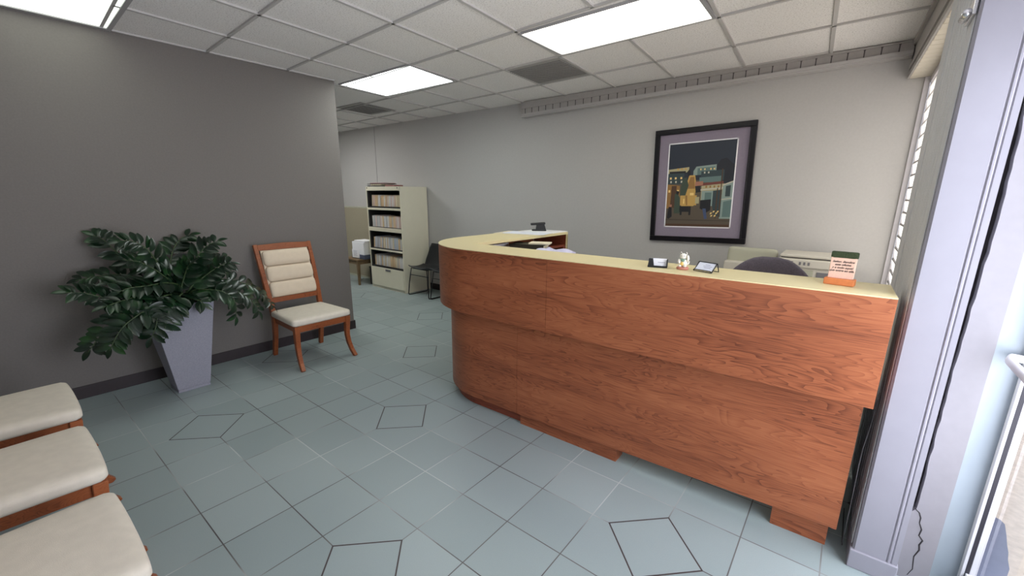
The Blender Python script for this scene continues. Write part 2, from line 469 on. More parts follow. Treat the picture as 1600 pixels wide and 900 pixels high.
for j in range(-7, 1): tee(bm, gp(0, j), (.2, gp(0, j)[1]-.012), .02)
tee(bm, (XL+.008, YF), (XL+.008, YLE), .018)
# drop anything past the walls
for f in [f for f in bm.faces if f.calc_center_median().y > YB]: pass
geom = bm.verts[:]+bm.edges[:]+bm.faces[:]
bmesh.ops.bisect_plane(bm, geom=geom, plane_co=(0, YB-.001, 0), plane_no=(0, 1, 0), clear_outer=True)
struct('trim_2', bm, M['tee'])

# ceiling lamps ---------------------------------------------------------------
def lens_material(name, col, s):
    m = bpy.data.materials.new(name); m.use_nodes = True; nt = m.node_tree
    nt.nodes.remove(nt.nodes['Principled BSDF'])
    tc = nt.nodes.new('ShaderNodeTexCoord'); sp = nt.nodes.new('ShaderNodeSeparateXYZ'); nt.links.new(tc.outputs['Object'], sp.inputs[0])
    # the tubes behind the prismatic lens: a soft brighter/darker banding across the panel
    k = nt.nodes.new('ShaderNodeMath'); k.operation = 'MULTIPLY'; k.inputs[1].default_value = 21
    nt.links.new(sp.outputs[1], k.inputs[0])
    c = nt.nodes.new('ShaderNodeMath'); c.operation = 'COSINE'; nt.links.new(k.outputs[0], c.inputs[0])
    a = nt.nodes.new('ShaderNodeMath'); a.operation = 'MULTIPLY_ADD'; a.inputs[1].default_value = -.10*s; a.inputs[2].default_value = s
    nt.links.new(c.outputs[0], a.inputs[0])
    e = nt.nodes.new('ShaderNodeEmission'); e.inputs[0].default_value = col
    nt.links.new(a.outputs[0], e.inputs[1]); nt.links.new(e.outputs[0], nt.nodes['Material Output'].inputs['Surface'])
    return m
LAMP = 6.2
def lamp(corners, col, s, label, frame=.022):
    cs = [Vector(c) for c in corners]; ctr = sum(cs, Vector((0, 0)))/4
    t = thing('ceiling_light', label, 'ceiling light', (ctr.x, ctr.y, ZC), 0, 'fluorescent ceiling panels')
    loc = [c-ctr for c in cs]
    def inset(d): return [c-c.normalized()*d*1.3 for c in loc]
    o = loc; i_ = inset(frame)
    bm = B()
    for k in range(4):
        add_prism(bm, [tuple(o[k]), tuple(o[(k+1) % 4]), tuple(i_[(k+1) % 4]), tuple(i_[k])], -.012, .004)
    obj('frame', bm, M['lamp_frame'], t)
    bm = B(); add_prism(bm, [tuple(q) for q in i_], -.004, .004)
    obj('diffuser', bm, lens_material('lit diffuser', col, s), t)
    return t
lamp([(-2.105, 3.265), (-.885, 3.225), (-.875, 2.665), (-2.105, 2.685)], (1, .985, .86, 1), 6.0, 'long warm white ceiling light panel above the reception desk')
lamp([(-4.575, 3.305), (-3.40, 3.32), (-3.33, 2.67), (-4.53, 2.675)], (.93, 1, .96, 1), 7.5, 'cool white ceiling light panel past the end of the dark grey wall')
lamp([(-4.44, .862), (-3.22, .825), (-3.2, .18), (-4.44, .20)], (.93, 1, .88, 1), 1.7, 'ceiling light panel against the dark grey wall at upper left', .045)
lamp([(-2.05, .83), (-.83, .79), (-.82, .18), (-2.04, .20)], (1, .985, .9, 1), 0.8, 'ceiling light panel over the waiting chairs, out in front of the desk')

lamp([(-7.75, 3.33), (-6.5, 3.33), (-6.5, 2.73), (-7.75, 2.73)], (1, 1, .97, 1), 13.0, 'ceiling light panel in the hall behind the dark grey wall')

def vent(corners, label):
    cs = [Vector(c) for c in corners]; ctr = sum(cs, Vector((0, 0)))/4
    t = thing('ceiling_vent', label, 'vent', (ctr.x, ctr.y, ZC), 0, 'ceiling vents')
    loc = [c-ctr for c in cs]
    bm = B(); add_prism(bm, [tuple(c*.985) for c in loc], -.002, .004); obj('face_plate', bm, M['vent'], t)
    # perforated face: fine raised slats
    bm = B()
    for k in range(15):
        f = .1+.8*k/14
        a = loc[0].lerp(loc[3], f)*.93; b = loc[1].lerp(loc[2], f)*.93
        d = (b-a).normalized(); q = Vector((-d.y, d.x))*.006
        add_prism(bm, [tuple(a+q), tuple(b+q), tuple(b-q), tuple(a-q)], -.006, -.0021)
    obj('grille', bm, M['vent_dark'], t)
vent([(-2.78, 3.325), (-2.165, 3.31), (-2.18, 3.955), (-2.80, 3.975)], 'square grey ceiling vent beside the warm light panel over the desk')
vent([(-5.76, 3.335), (-5.17, 3.345), (-5.235, 3.95), (-5.82, 3.93)], 'square grey ceiling vent over the hall near the filing cabinet')

# crown valance along the top of the back wall: fascia with slit ticks and a ledge moulding
bm = B()
def zb(x): return 2.525+(x+3.49)*.0205
x0, x1 = -3.49, .172
def beam(bm, y0, y1, za, zt, xa=x0, xb=x1):
    vs = []
    for x in (xa, xb):
        for y, z in ((y0, za(x)), (y1, za(x)), (y1, zt(x)), (y0, zt(x))): vs.append(bm.verts.new((x, y, z)))
    for f in ((0, 1, 2, 3), (7, 6, 5, 4), (0, 4, 5, 1), (1, 5, 6, 2), (2, 6, 7, 3), (3, 7, 4, 0)): bm.faces.new([vs[k] for k in f])
ztop = lambda x: ZC
beam(bm, 4.535, YB, lambda x: zb(x)+.085, ztop)                      # upper band
beam(bm, 4.545, YB, lambda x: zb(x)+.022, lambda x: zb(x)+.085)      # slit band
struct('trim_3', bm, M['grey_paint'])
bm = B()
beam(bm, 4.518, YB, lambda x: zb(x)-.001, lambda x: zb(x)+.022)      # ledge
beam(bm, 4.530, YB, lambda x: zb(x)-.014, lambda x: zb(x)-.001)
struct('trim_15', bm, M['ledge'])
bm = B()
k = 0; x = x0+.06
while x < x1-.02:
    z = zb(x); add_box(bm, x-.004, x+.004, 4.5435, 4.55, z+.024, z+.080)
    add_box(bm, x-.0065, x+.0065, 4.543, 4.55, z+.076, z+.083)
    x += .1035
struct('trim_4', bm, M['slit'])

# boxed soffit over the louvre window
bm = B(); add_prism(bm, [(.178, YB), (.225, 2.9), (.42, 2.9), (.42, YB)], 2.45, ZC+.006); struct('trim_5', bm, M['grey_paint'])
bm = B()
for f0, f1 in ((0, 1),):
    add_prism(bm, [(.170, YB-.02), (.217, 2.9), (.228, 2.9), (.182, YB-.02)], 2.436, 2.475)
    add_prism(bm, [(.168, YB-.02), (.214, 2.9), (.228, 2.9), (.182, YB-.02)], 2.5, 2.53)
    add_prism(bm, [(.160, YB-.03), (.206, 2.9), (.228, 2.9), (.182, YB-.03)], 2.66, 2.692)
struct('trim_6', bm, M['grey_paint'])
bm = B()
y = 2.92
while y < YB-.02:
    xi = .178+(.225-.178)*(YB-y)/(YB-2.9)+.004
    add_box(bm, xi, .305, y, y+.092, 2.440, 2.4505, .002, 1); y += .1
struct('trim_7', bm, M['soffit'])

# louvre window at the right end of the back wall
bm = B(); add_box(bm, XW-.038, XW-.003, YB-.02, YB+.06, 0, 2.45, .003)
struct('trim_8', bm, M['white_paint'])
w1 = bpy.data.objects.new('window_1', None); COL.objects.link(w1); w1.location = (XW, 3.8, 0); w1['kind'] = 'structure'
bm = B()
add_box(bm, -.005, .03, -.95, .82, .72, .79); add_box(bm, -.005, .03, -.95, .82, 2.40, 2.45)
add_box(bm, .012, .032, -.95, .82, 0, .72)
for y in (-.95, .775): add_box(bm, -.001, .03, y, y+.035, .79, 2.40)
obj('window_frame', bm, M['white_paint'], w1)
bm = B(); z = .80
while z < 2.40:
    add_box(bm, -.002, .002, -.91, .78, 0, .093, 0, M=Matrix.Translation((.012, 0, z)) @ Matrix.Rotation(math.radians(-9), 4, 'Y')); z += .0925
obj('louvre_blades', bm, M['louvre'], w1)
bm = B(); z = .80
while z < 2.42:
    add_box(bm, -.006, .004, -.91, .78, -.006, .006, 0, M=Matrix.Translation((.004, 0, z))); z += .0925
obj('blade_clips', bm, M['machine_grey'], w1)

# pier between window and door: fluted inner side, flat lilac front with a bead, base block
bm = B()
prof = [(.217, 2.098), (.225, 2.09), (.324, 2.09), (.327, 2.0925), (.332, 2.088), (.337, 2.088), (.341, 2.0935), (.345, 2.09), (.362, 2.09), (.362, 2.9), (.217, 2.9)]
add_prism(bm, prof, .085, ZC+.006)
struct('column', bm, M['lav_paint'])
bm = B()
add_box(bm, .211, .2165, 2.70, 2.90, .09, ZC, .001, 1)
for k in range(6):
    y = 2.235+k*.078
    add_box(bm, .2130, .2165, y, y+.064, .09, ZC, .0012, 1)
add_box(bm, .2135, .2168, 2.12, 2.228, .09, ZC, .001, 1)
add_box(bm, .2145, .2168, 2.228, 2.70, .09, ZC)
struct('trim_9', bm, M['fluted'])
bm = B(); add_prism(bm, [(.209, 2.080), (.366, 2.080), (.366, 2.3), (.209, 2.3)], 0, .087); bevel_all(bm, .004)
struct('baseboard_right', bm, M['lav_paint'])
# second pier set back behind a ragged dark joint
bm = B()
rnd = random.Random(3)
zs = [0, .2, .31]+[.33+.04*k for k in range(60)]
def xe(z):                                   # ragged left edge of the plaster
    if z < .32: return .3705
    return .3815+.004*math.sin(z*5.3)+rnd.uniform(-.0022, .0022)+.006*min(1, (z-.32)/.5)
L = []; R_ = []
for z in zs:
    if z > ZC: break
    x = xe(z); L.append((bm.verts.new((x, 2.155, z)), bm.verts.new((x, 2.20, z)))); R_.append((bm.verts.new((.469, 2.155, z)), bm.verts.new((.469, 2.20, z))))
L.append((bm.verts.new((.378, 2.155, ZC)), bm.verts.new((.378, 2.2, ZC)))); R_.append((bm.verts.new((.469, 2.155, ZC)), bm.verts.new((.469, 2.2, ZC))))
for k in range(len(L)-1):
    bm.faces.new((L[k][0], R_[k][0], R_[k+1][0], L[k+1][0])); bm.faces.new((L[k][1], L[k+1][1], R_[k+1][1], R_[k][1]))
    bm.faces.new((L[k][0], L[k+1][0], L[k+1][1], L[k][1])); bm.faces.new((R_[k][0], R_[k][1], R_[k+1][1], R_[k+1][0]))
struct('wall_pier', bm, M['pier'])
bm = B(); add_box(bm, .3625, .46, 2.2, 2.9, 0, ZC); struct('wall_right', bm, M['gap'])
cr = [(.373, .337), (.395, .319), (.403, .298), (.403, .275), (.414, .248), (.411, .219), (.425, .201), (.419, .178), (.423, .154), (.413, .117), (.416, .084), (.419, .057), (.408, .022)]
bm = B(); rad = [.0012, .002, .0022, .0018, .0024, .0022, .0028, .0026, .0026, .002, .0018, .0016, .001]
add_tube(bm, [(x, 2.155, z) for x, z in cr], rad, 6, flat=(1, 1)); struct('trim_10', bm, M['gap'])
# aluminium door frame jamb
bm = B(); add_box(bm, .474, XD+.05, 2.236, 2.30, -.02, ZC, .003); struct('trim_11', bm, M['alu'])
bm = B(); add_box(bm, .462, .474, 2.20, 2.262, 0, ZC, .002); struct('trim_12', bm, M['soffit'])

# glass door, hinged in the right wall, with a push bar
d1 = bpy.data.objects.new('door_1', None); COL.objects.link(d1); d1.location = (XD, 2.234, 0); d1['kind'] = 'structure'
d1['label'] = 'white framed glass entrance door with a round push bar'
bm = B()
add_box(bm, 0, .010, -.03, .0, .02, 2.12, .001, 1); add_box(bm, .022, .042, -.03, -.016, .02, 2.12, .001, 1)
add_box(bm, 0, .042, -.95, -.89, .02, 2.12, .002); add_box(bm, .010, .042, -.016, -.002, .02, 2.12)
add_box(bm, .012, .042, -.89, -.03, .02, .10, .002); add_box(bm, .012, .042, -.89, -.03, 2.04, 2.12, .002)
obj('door_frame', bm, M['stile'], d1)
bm = B(); add_box(bm, .010, .022, -.0305, -.0161, .02, 2.12); obj('gasket', bm, M['gasket'], d1)
bm = B(); add_box(bm, .030, .036, -.891, -.030, .1, 2.04); obj('door_pane', bm, M['glass'], d1)
bm = B()
add_tube(bm, [(.002, -.018, 1.0), (-.035, -.03, 1.005), (-.05, -.085, 1.006), (-.053, -.11, 1.006), (-.053, -.78, 1.006), (-.05, -.81, 1.006), (-.035, -.825, 1.005), (.002, -.88, 1.0)], .014, 14)
obj('push_bar', bm, M['white_paint'], d1)
# right wall towards the camera and transom over the door
bm = B(); add_box(bm, XD, XD+.08, YF, 1.24, 0, .5); add_box(bm, XD, XD+.08, YF, .55, .5, ZC); add_box(bm, XD, XD+.08, 1.12, 1.24, .5, ZC)
add_box(bm, XD, XD+.08, YF, 1.24, 2.3, ZC); add_box(bm, XD, XD+.08, 1.24, 2.236, 2.13, 2.24)
struct('wall_right_front', bm, M['white_paint'])
bm = B(); add_box(bm, XD+.03, XD+.036, .55, 1.12, .5, 2.3); struct('window_added', bm, M['glass'])  # unseen pane added and sized to let side light in
bm = B(); add_box(bm, XD+.02, XD+.026, 1.24, 2.21, 2.24, ZC); struct('window_3', bm, M['glass'])
# shop front behind the camera: low wall, unseen glazing narrowed to shape its light
bm = B(); add_box(bm, -4.6, XD+.08, YF-.1, YF, 0, .35); add_box(bm, -4.6, XD+.08, YF-.1, YF, 2.35, ZC)
add_box(bm, -4.6, -.5, YF-.1, YF, .35, 2.35); add_box(bm, XD-.1, XD+.08, YF-.1, YF, .35, 2.35)
struct('wall_front', bm, M['white_paint'])
bm = B(); add_box(bm, -.5, XD-.1, YF-.055, YF-.049, .35, 2.35); struct('window_unseen', bm, M['glass'])

# door-closer bracket at the pier's upper edge
t = thing('door_bracket', 'small bright metal bracket at the top of the pale pier', 'bracket', (.208, 2.17, 2.13))
bm = B(); add_box(bm, -.004, .0058, -.065, .075, .0, .05, .002); obj('plate', bm, M['chrome'], t)
bm = B(); add_tube(bm, [(-.014, -.05, .012), (-.014, .03, .012)], .012, 12); obj('barrel', bm, M['chrome'], t, True)
bm = B(); add_tube(bm, [(-.009, .05, .03), (-.003, .05, .03)], .009, 12); obj('screw', bm, M['machine_grey'], t)

# outdoors
bm = B(); add_box(bm, XD+.05, 14, -12, 14, -.10, -.03)
add_box(bm, -9, XD+.05, -12, YF-.1, -.10, -.03); struct('ground_pavement', bm, M['pavement'])
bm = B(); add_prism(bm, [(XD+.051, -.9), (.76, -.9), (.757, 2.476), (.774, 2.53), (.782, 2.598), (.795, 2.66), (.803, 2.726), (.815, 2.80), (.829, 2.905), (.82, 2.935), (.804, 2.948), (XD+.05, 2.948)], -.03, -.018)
struct('ground_shade', bm, M['pavement_shade'])  # thin blue-grey slab coloured as the building's shadow on the pavement

# ------------------------------------------------------------------ reception desk
RX, RY = -.6, 2.035
desk = thing('reception_desk', 'long cherry wood L-shaped reception desk with pale yellow counter top and rounded corner', 'desk', (RX, RY, 0), math.radians(1.15))
def outer(d, n=20, xs=None):
    """outline offset inward by d from right end to the wing's far end (desk local coords)"""
    y0 = 2.035+d; cx, cy = -2.02, 2.655; r = .62-d
    pts = [(xs if xs is not None else .18, y0)]
    for k in range(n+1):
        a = -PI/2-PI/2*k/n
        pts.append((cx+r*math.cos(a), cy+r*math.sin(a)))
    pts.append((cx-r, 3.74))
    return [(x-RX, y-RY) for x, y in pts]
def dpart(name, bm, m, **k): return obj(name, bm, m, desk, **k)
ZT = 1.195; ZU = .748
zl = lambda x: .078+(x+RX+1.62)*.022 if x+RX > -1.62 else .078
c = lambda v: (lambda x: v)
# counter slab
bm = B()
path = outer(0); inner = [(x-RX, y-RY) for x, y in ((-2.2, 3.74), (-2.2, 2.36), (-2.185, 2.345), (.18, 2.345))]
add_prism(bm, path+inner, ZT-.0045, ZT)
add_prism(bm, outer(.0205)+inner, ZT-.022, ZT-.0044)
dpart('counter_top', bm, M['cream_top'])
UX = -1.352-RX; LX = -1.622-RX
# upper apron: straight front panel and the bent corner panel
bm = B(); add_wall_strip(bm, [(.18-RX, .0), (UX+.0012, .0)], .02, c(ZU), c(ZT-.0046)); dpart('upper_front_panel', bm, M['cherry'])
bm = B(); add_wall_strip(bm, [(UX-.0012, .0)]+outer(0)[1:], .02, c(ZU), c(ZT-.0046)); smooth_angle(dpart('upper_corner_panel', bm, M['cherry']), 40)
# lower body, set back under the apron
d = .082
bm = B(); add_wall_strip(bm, [(.158-RX, d), (LX+.0012, d)], .02, zl, c(ZU+.05)); dpart('lower_front_panel', bm, M['cherry'])
bm = B(); add_wall_strip(bm, [(LX-.0012, d)]+outer(d)[1:], .02, c(.078), c(ZU+.05)); smooth_angle(dpart('lower_corner_panel', bm, M['cherry']), 40)
# soffit board closing the step between the two
bm = B(); add_prism(bm, outer(.001)[:]+outer(.10, xs=.18)[::-1], ZU+.001, ZU+.016); dpart('step_board', bm, M['cherry_dark'])
# toe kicks
bm = B(); add_wall_strip(bm, [(-.89-RX, .100), (-1.60-RX, .100)], .10, c(0), c(.12)); dpart('toe_kick', bm, M['cherry'])
bm = B(); add_wall_strip(bm, [(.132-RX, .108), (-.088-RX, .108)], .12, c(0), c(.13)); dpart('toe_kick', bm, M['cherry'])
bm = B(); add_wall_strip(bm, [(-1.60-RX, .125)]+outer(.125)[1:], .02, c(0), c(.09)); smooth_angle(dpart('toe_kick', bm, M['cherry_dark']), 40)
# staff side
bm = B(); add_box(bm, -2.5-RX, .14-RX, .33, .80, .72, .75); dpart('work_surface', bm, M['cream_top'])
bm = B(); add_box(bm, -2.6-RX, -2.20-RX, 3.715-RY, 3.738-RY, 0, ZT-.023); dpart('end_panel', bm, M['cherry_dark'])
bm = B(); add_box(bm, -2.207-RX, -2.2-RX, 3.712-RY, 3.741-RY, 0, ZT-.0225); dpart('edge_strip', bm, M['cream_top'])
bm = B(); add_box(bm, .14-RX, .158-RX, .104, .31, .10, ZU+.02); dpart('end_panel', bm, M['cherry_dark'])
bm = B(); add_box(bm, .157-RX, .178-RX, .021, .31, ZU+.02, ZT-.023); dpart('end_panel', bm, M['cherry_dark'])
bm = B(); add_box(bm, -2.59-RX, -1.55-RX, .33, 1.02, 1.05, 1.07)
add_box(bm, -2.59-RX, -2.21-RX, 1.0199, 1.67, 1.05, 1.07); dpart('paper_shelf', bm, M['cherry_dark'])
for b_ in ((-1.57, -1.55, .335, 1.015, .75, 1.05), (-2.19, -2.17, 1.0, 1.018, .0, 1.05), (-2.22, -2.2, 1.62, 1.67, 0, 1.05)):
    bm = B(); add_box(bm, b_[0]-RX, b_[1]-RX, *b_[2:]); dpart('shelf_support', bm, M['cherry_dark'])
for b_ in ((.10, .12), (-1.2, -1.18), (-2.16, -2.14)):
    bm = B(); add_box(bm, b_[0]-RX, b_[1]-RX, .6, .79, 0, .72); dpart('desk_support', bm, M['cherry_dark'])
bm = B(); add_box(bm, .1585-RX, .1645-RX, .29, .80, 0, .745); dpart('light_block_board', bm, M['base_dark'])  # added dark board, blocks light reaching the gap at the desk end

# dark cord dangling beside the desk end
bm = B(); add_tube(bm, [(.205, 2.22, .76), (.196, 2.19, .62), (.186, 2.165, .52), (.184, 2.15, .45), (.188, 2.16, .2), (.192, 2.2, .006), (.195, 2.5, .006)], .0022, 6)
tag(obj('power_cord', bm, M['machine_grey'], None, True), 'thin grey cord hanging between the desk end and the pier', 'cord')

# ------------------------------------------------------------------ upholstered wooden chairs
def make_chair(name='upholstered_chair'):
    t = thing(name, '', 'chair')
    W = M['chair_wood']
    # cushion: wider at the front, crowned
    def sh(p):
        f = 1-.09*(.27-p.y)/.52
        cx = 1-(p.x/.28)**2; cy = 1-((p.y)/.26)**2
        z = p.z
        if z > 0: z += .012*max(0, cx)*max(0, cy)
        y = p.y+(.007*(1-(p.x/.28)**2) if p.y > .1 else 0)*((p.y-.1)/.16 if p.y > .1 else 0)
        return Vector((p.x*f, y, z))
    bm = B(); rounded(bm, (0, .005, .432), (.560, .52, .066), (.036, .036, .026), 12, sh)
    obj('seat', bm, M['fabric'], t, True)
    # aprons
    bm = B(); add_bar(bm, [(-.235, .232, .374), (.235, .232, .374)], .028, .058, side=Vector((0, 1, 0))); obj('front_apron', bm, W, t)
    for s in (-1, 1):
        bm = B(); add_bar(bm, [(s*.236, .232, .374), (s*.215, -.225, .374)], .026, .058, side=Vector((1, 0, 0))); obj('side_apron', bm, W, t)
    bm = B(); add_bar(bm, [(-.215, -.225, .374), (.215, -.225, .374)], .026, .058, side=Vector((0, 1, 0))); obj('rear_apron', bm, W, t)
    # sabre front legs: straight down from the apron, curving inward then sweeping forward at the foot
    for s in (-1, 1):
        bm = B()
        zsf = [.402, .34, .27, .20, .13, .06, 0]
        ys = [.236, .231, .222, .220, .234, .266, .315]
        xs_ = [.243, .242, .240, .240, .243, .249, .257]
        add_bar(bm, [(s*x, y, z) for x, y, z in zip(xs_, ys, zsf)], [.046, .045, .042, .039, .037, .035, .034], [.048, .047, .044, .041, .038, .036, .034])
        bevel_all(bm, .003, 1); obj('leg', bm, W, t)
    # rear legs run up into the back stiles
    for s in (-1, 1):
        bm = B()
        p = [(s*.232, -.315, 0), (s*.228, -.268, .18), (s*.226, -.240, .36), (s*.230, -.248, .46), (s*.240, -.292, .66), (s*.248, -.350, .88), (s*.252, -.410, 1.075)]
        add_bar(bm, p, [.036, .038, .042, .042, .040, .038, .036], [.040, .044, .050, .048, .042, .036, .030])
        bevel_all(bm, .003, 1); obj('leg', bm, W, t)
    def bp(x, z):                              # point on the back plane
        y = -.248-(z-.46)*.215-max(0, z-.46)**2*.075
        return Vector((x, y, z))
    bm = B(); add_bar(bm, [bp(-.234, 1.045), bp(0, 1.05), bp(.234, 1.045)], [.052, .06, .052], .028, side=Vector((0, -.25, 1))); obj('top_rail', bm, W, t)
    bm = B(); add_bar(bm, [bp(-.222, .555), bp(.222, .555)], .046, .028, side=Vector((0, -.2, 1))); obj('lower_rail', bm, W, t)
    # three padded horizontal rolls
    bk = B(); add_bar(bk, [bp(0, .582)+Vector((0, .002, 0)), bp(0, 1.018)+Vector((0, .002, 0))], .44, .02, side=Vector((1, 0, 0)))
    obj('back_board', bk, M['fabric_roll'], t)
    for k in range(3):
        z0 = .582+k*.1455; zc_ = z0+.0727; cpt = bp(0, zc_)
        tilt = math.atan2(.215+.15*(zc_-.46), 1)
        Rm = Matrix.Rotation(tilt, 3, 'X')
        def shp(p, Rm=Rm):
            p = Vector((p.x, p.y, p.z)); return Rm @ p
        bm = B(); rounded(bm, cpt+Vector((0, .018, 0)), (.436, .062, .148), (.020, .030, .052), 10, shp)
        obj('back_roll', bm, M['fabric_roll'], t, True)
    return t
chair0 = make_chair()
chair0.location = (-3.952, 1.842, 0); chair0.rotation_euler = (0, 0, -PI/2)
chair0['label'] = 'cream upholstered wooden chair standing against the dark grey wall beside the plant'
chair0['group'] = 'cream upholstered waiting chairs'
for x, y, lab in ((-3.238, -.094, 'cream seated wooden chair farthest from the camera in the row of three at lower left'),
                  (-2.495, -.108, 'middle cream seated wooden chair of the row of three at lower left'),
                  (-1.767, -.118, 'cream seated wooden chair nearest the camera in the row of three at bottom left')):
    ch = copy_tree(chair0); ch.location = (x, y, 0); ch.rotation_euler = (0, 0, 0); ch['label'] = lab

# ------------------------------------------------------------------ potted plant
plant = thing('potted_plant', 'tall dark green leafy plant in a tapered pale grey square planter by the grey wall', 'plant', (-4.085, .872, 0))
PX, PY = -4.085, .872
bm = B()
def ring(h, z): return [bm.verts.new((sx*h, sy*h, z)) for sx, sy in ((-1, -1), (1, -1), (1, 1), (-1, 1))]
r0, r1 = ring(.110, .026), ring(.2, .724); r2, r3 = ring(.182, .724), ring(.172, .66)
for a, b in ((r0, r1), (r1, r2), (r2, r3)):
    for k in range(4): bm.faces.new((a[k], a[(k+1) % 4], b[(k+1) % 4], b[k]))
bm.faces.new(r0[::-1]); bm.faces.new(r3)
bevel_all(bm, .004, 2); pot = obj('planter', bm, M['concrete'], plant)
bm = B(); add_box(bm, -.108, .108, -.108, .108, 0, .02, .002); add_box(bm, -.104, .104, -.104, .104, .018, .028); obj('plinth', bm, M['concrete'], pot)
bm = B(); add_box(bm, -.175, .175, -.175, .175, .655, .69); obj('soil', bm, M['soil'], plant)
FR = [[(-4.09, 0.899, 0.828), (-4.15, 0.782, 0.945), (-4.25, 0.647, 1.076), (-4.33, 0.572, 1.199), (-4.36, 0.523, 1.239)], [(-4.09, 0.893, 0.853), (-4.08, 0.819, 0.994), (-4.05, 0.756, 1.139), (-4.05, 0.674, 1.206), (-4.05, 0.602, 1.206)], [(-4.15, 0.888, 0.846), (-4.25, 0.911, 0.96), (-4.32, 0.969, 1.093), (-4.36, 1.046, 1.177), (-4.36, 1.123, 1.203)], [(-4.09, 0.94, 0.846), (-4.05, 0.986, 0.964), (-4.0, 1.057, 1.08), (-3.98, 1.121, 1.147), (-3.98, 1.202, 1.176)], [(-4.05, 0.967, 0.835), (-4.1, 1.063, 0.924), (-4.15, 1.16, 0.994), (-4.2, 1.255, 1.016), (-4.22, 1.338, 0.953)], [(-4.0, 0.961, 0.819), (-3.98, 1.034, 0.882), (-3.95, 1.115, 0.947), (-3.93, 1.187, 0.989), (-3.93, 1.245, 0.988)], [(-4.05, 0.983, 0.808), (-4.05, 1.09, 0.846), (-4.08, 1.226, 0.84), (-4.1, 1.406, 0.757), (-4.08, 1.50, 0.65), (-4.02, 1.56, 0.535)], [(-4.0, 0.968, 0.793), (-3.92, 1.055, 0.802), (-3.88, 1.151, 0.767), (-3.86, 1.207, 0.672), (-3.86, 1.195, 0.535)], [(-4.05, 0.909, 0.832), (-3.98, 0.808, 0.887), (-3.92, 0.692, 0.892), (-3.9, 0.591, 0.895), (-3.9, 0.525, 0.874)], [(-4.1, 0.863, 0.821), (-4.15, 0.74, 0.904), (-4.2, 0.603, 0.952), (-4.22, 0.477, 0.956), (-4.25, 0.371, 0.936)], [(-4.05, 0.845, 0.783), (-3.98, 0.654, 0.784), (-3.95, 0.488, 0.831), (-3.95, 0.372, 0.889), (-3.95, 0.285, 0.909)], [(-4.0, 0.814, 0.773), (-3.88, 0.629, 0.75), (-3.85, 0.489, 0.699), (-3.85, 0.383, 0.597), (-3.85, 0.315, 0.511)], [(-3.98, 0.808, 0.766), (-3.84, 0.67, 0.748), (-3.8, 0.531, 0.677), (-3.78, 0.454, 0.594), (-3.78, 0.411, 0.511)], [(-3.95, 0.85, 0.786), (-3.84, 0.747, 0.811), (-3.8, 0.702, 0.737), (-3.78, 0.673, 0.626), (-3.78, 0.624, 0.526)], [(-3.95, 0.896, 0.79), (-3.85, 0.834, 0.782), (-3.8, 0.791, 0.753), (-3.77, 0.746, 0.678), (-3.76, 0.7, 0.556)], [(-3.98, 0.92, 0.769), (-3.88, 0.93, 0.759), (-3.84, 0.965, 0.741), (-3.82, 0.993, 0.709)], [(-4.05, 0.917, 0.819), (-4.03, 0.944, 0.913), (-4.0, 0.966, 0.984), (-3.98, 0.994, 1.018)], [(-4.08, 0.894, 0.806), (-4.02, 0.808, 0.945), (-3.98, 0.695, 1.054), (-3.95, 0.591, 1.09)], [(-4.02, 0.875, 0.783), (-3.9, 0.714, 0.841), (-3.84, 0.546, 0.827), (-3.8, 0.424, 0.806)], [(-4.03, 1.007, 0.807), (-4.0, 1.131, 0.803), (-3.98, 1.269, 0.744), (-3.95, 1.369, 0.632), (-3.93, 1.40, 0.532)], [(-4.08, 0.877, 0.821), (-4.05, 0.76, 0.88), (-4.02, 0.592, 0.921), (-4.0, 0.496, 0.928)]]
def catmull(P, n):
    P = [Vector(p) for p in P]; P = [P[0]*2-P[1]]+P+[P[-1]*2-P[-2]]; out = []
    m = len(P)-3
    for i in range(n+1):
        s = i/n*m; k = min(int(s), m-1); t = s-k
        a, b, c_, d_ = P[k:k+4]
        out.append(.5*((2*b)+(c_-a)*t+(2*a-5*b+4*c_-d_)*t*t+(3*b-3*c_+d_-a)*t*t*t))
    return out
def add_leaf(bm, base, dirv, nrm, ln, wd, fold=.18):
    dirv = dirv.normalized(); side = dirv.cross(nrm).normalized(); nrm = side.cross(dirv).normalized()
    prof = [(0, .06), (.12, .52), (.3, .9), (.5, 1.0), (.7, .84), (.87, .48), (1, .03)]
    rows = []
    for s, w in prof:
        cpt = base+dirv*ln*s-nrm*ln*.16*(s-.15)**2
        rows.append((bm.verts.new(cpt-side*wd*w/2+nrm*wd*w*fold), bm.verts.new(cpt), bm.verts.new(cpt+side*wd*w/2+nrm*wd*w*fold)))
    for a, b in zip(rows, rows[1:]):
        for k in (0, 1):
            f = bm.faces.new((a[k], a[k+1], b[k+1], b[k])); f.material_index = 1; f.smooth = True
rl = random.Random(11)
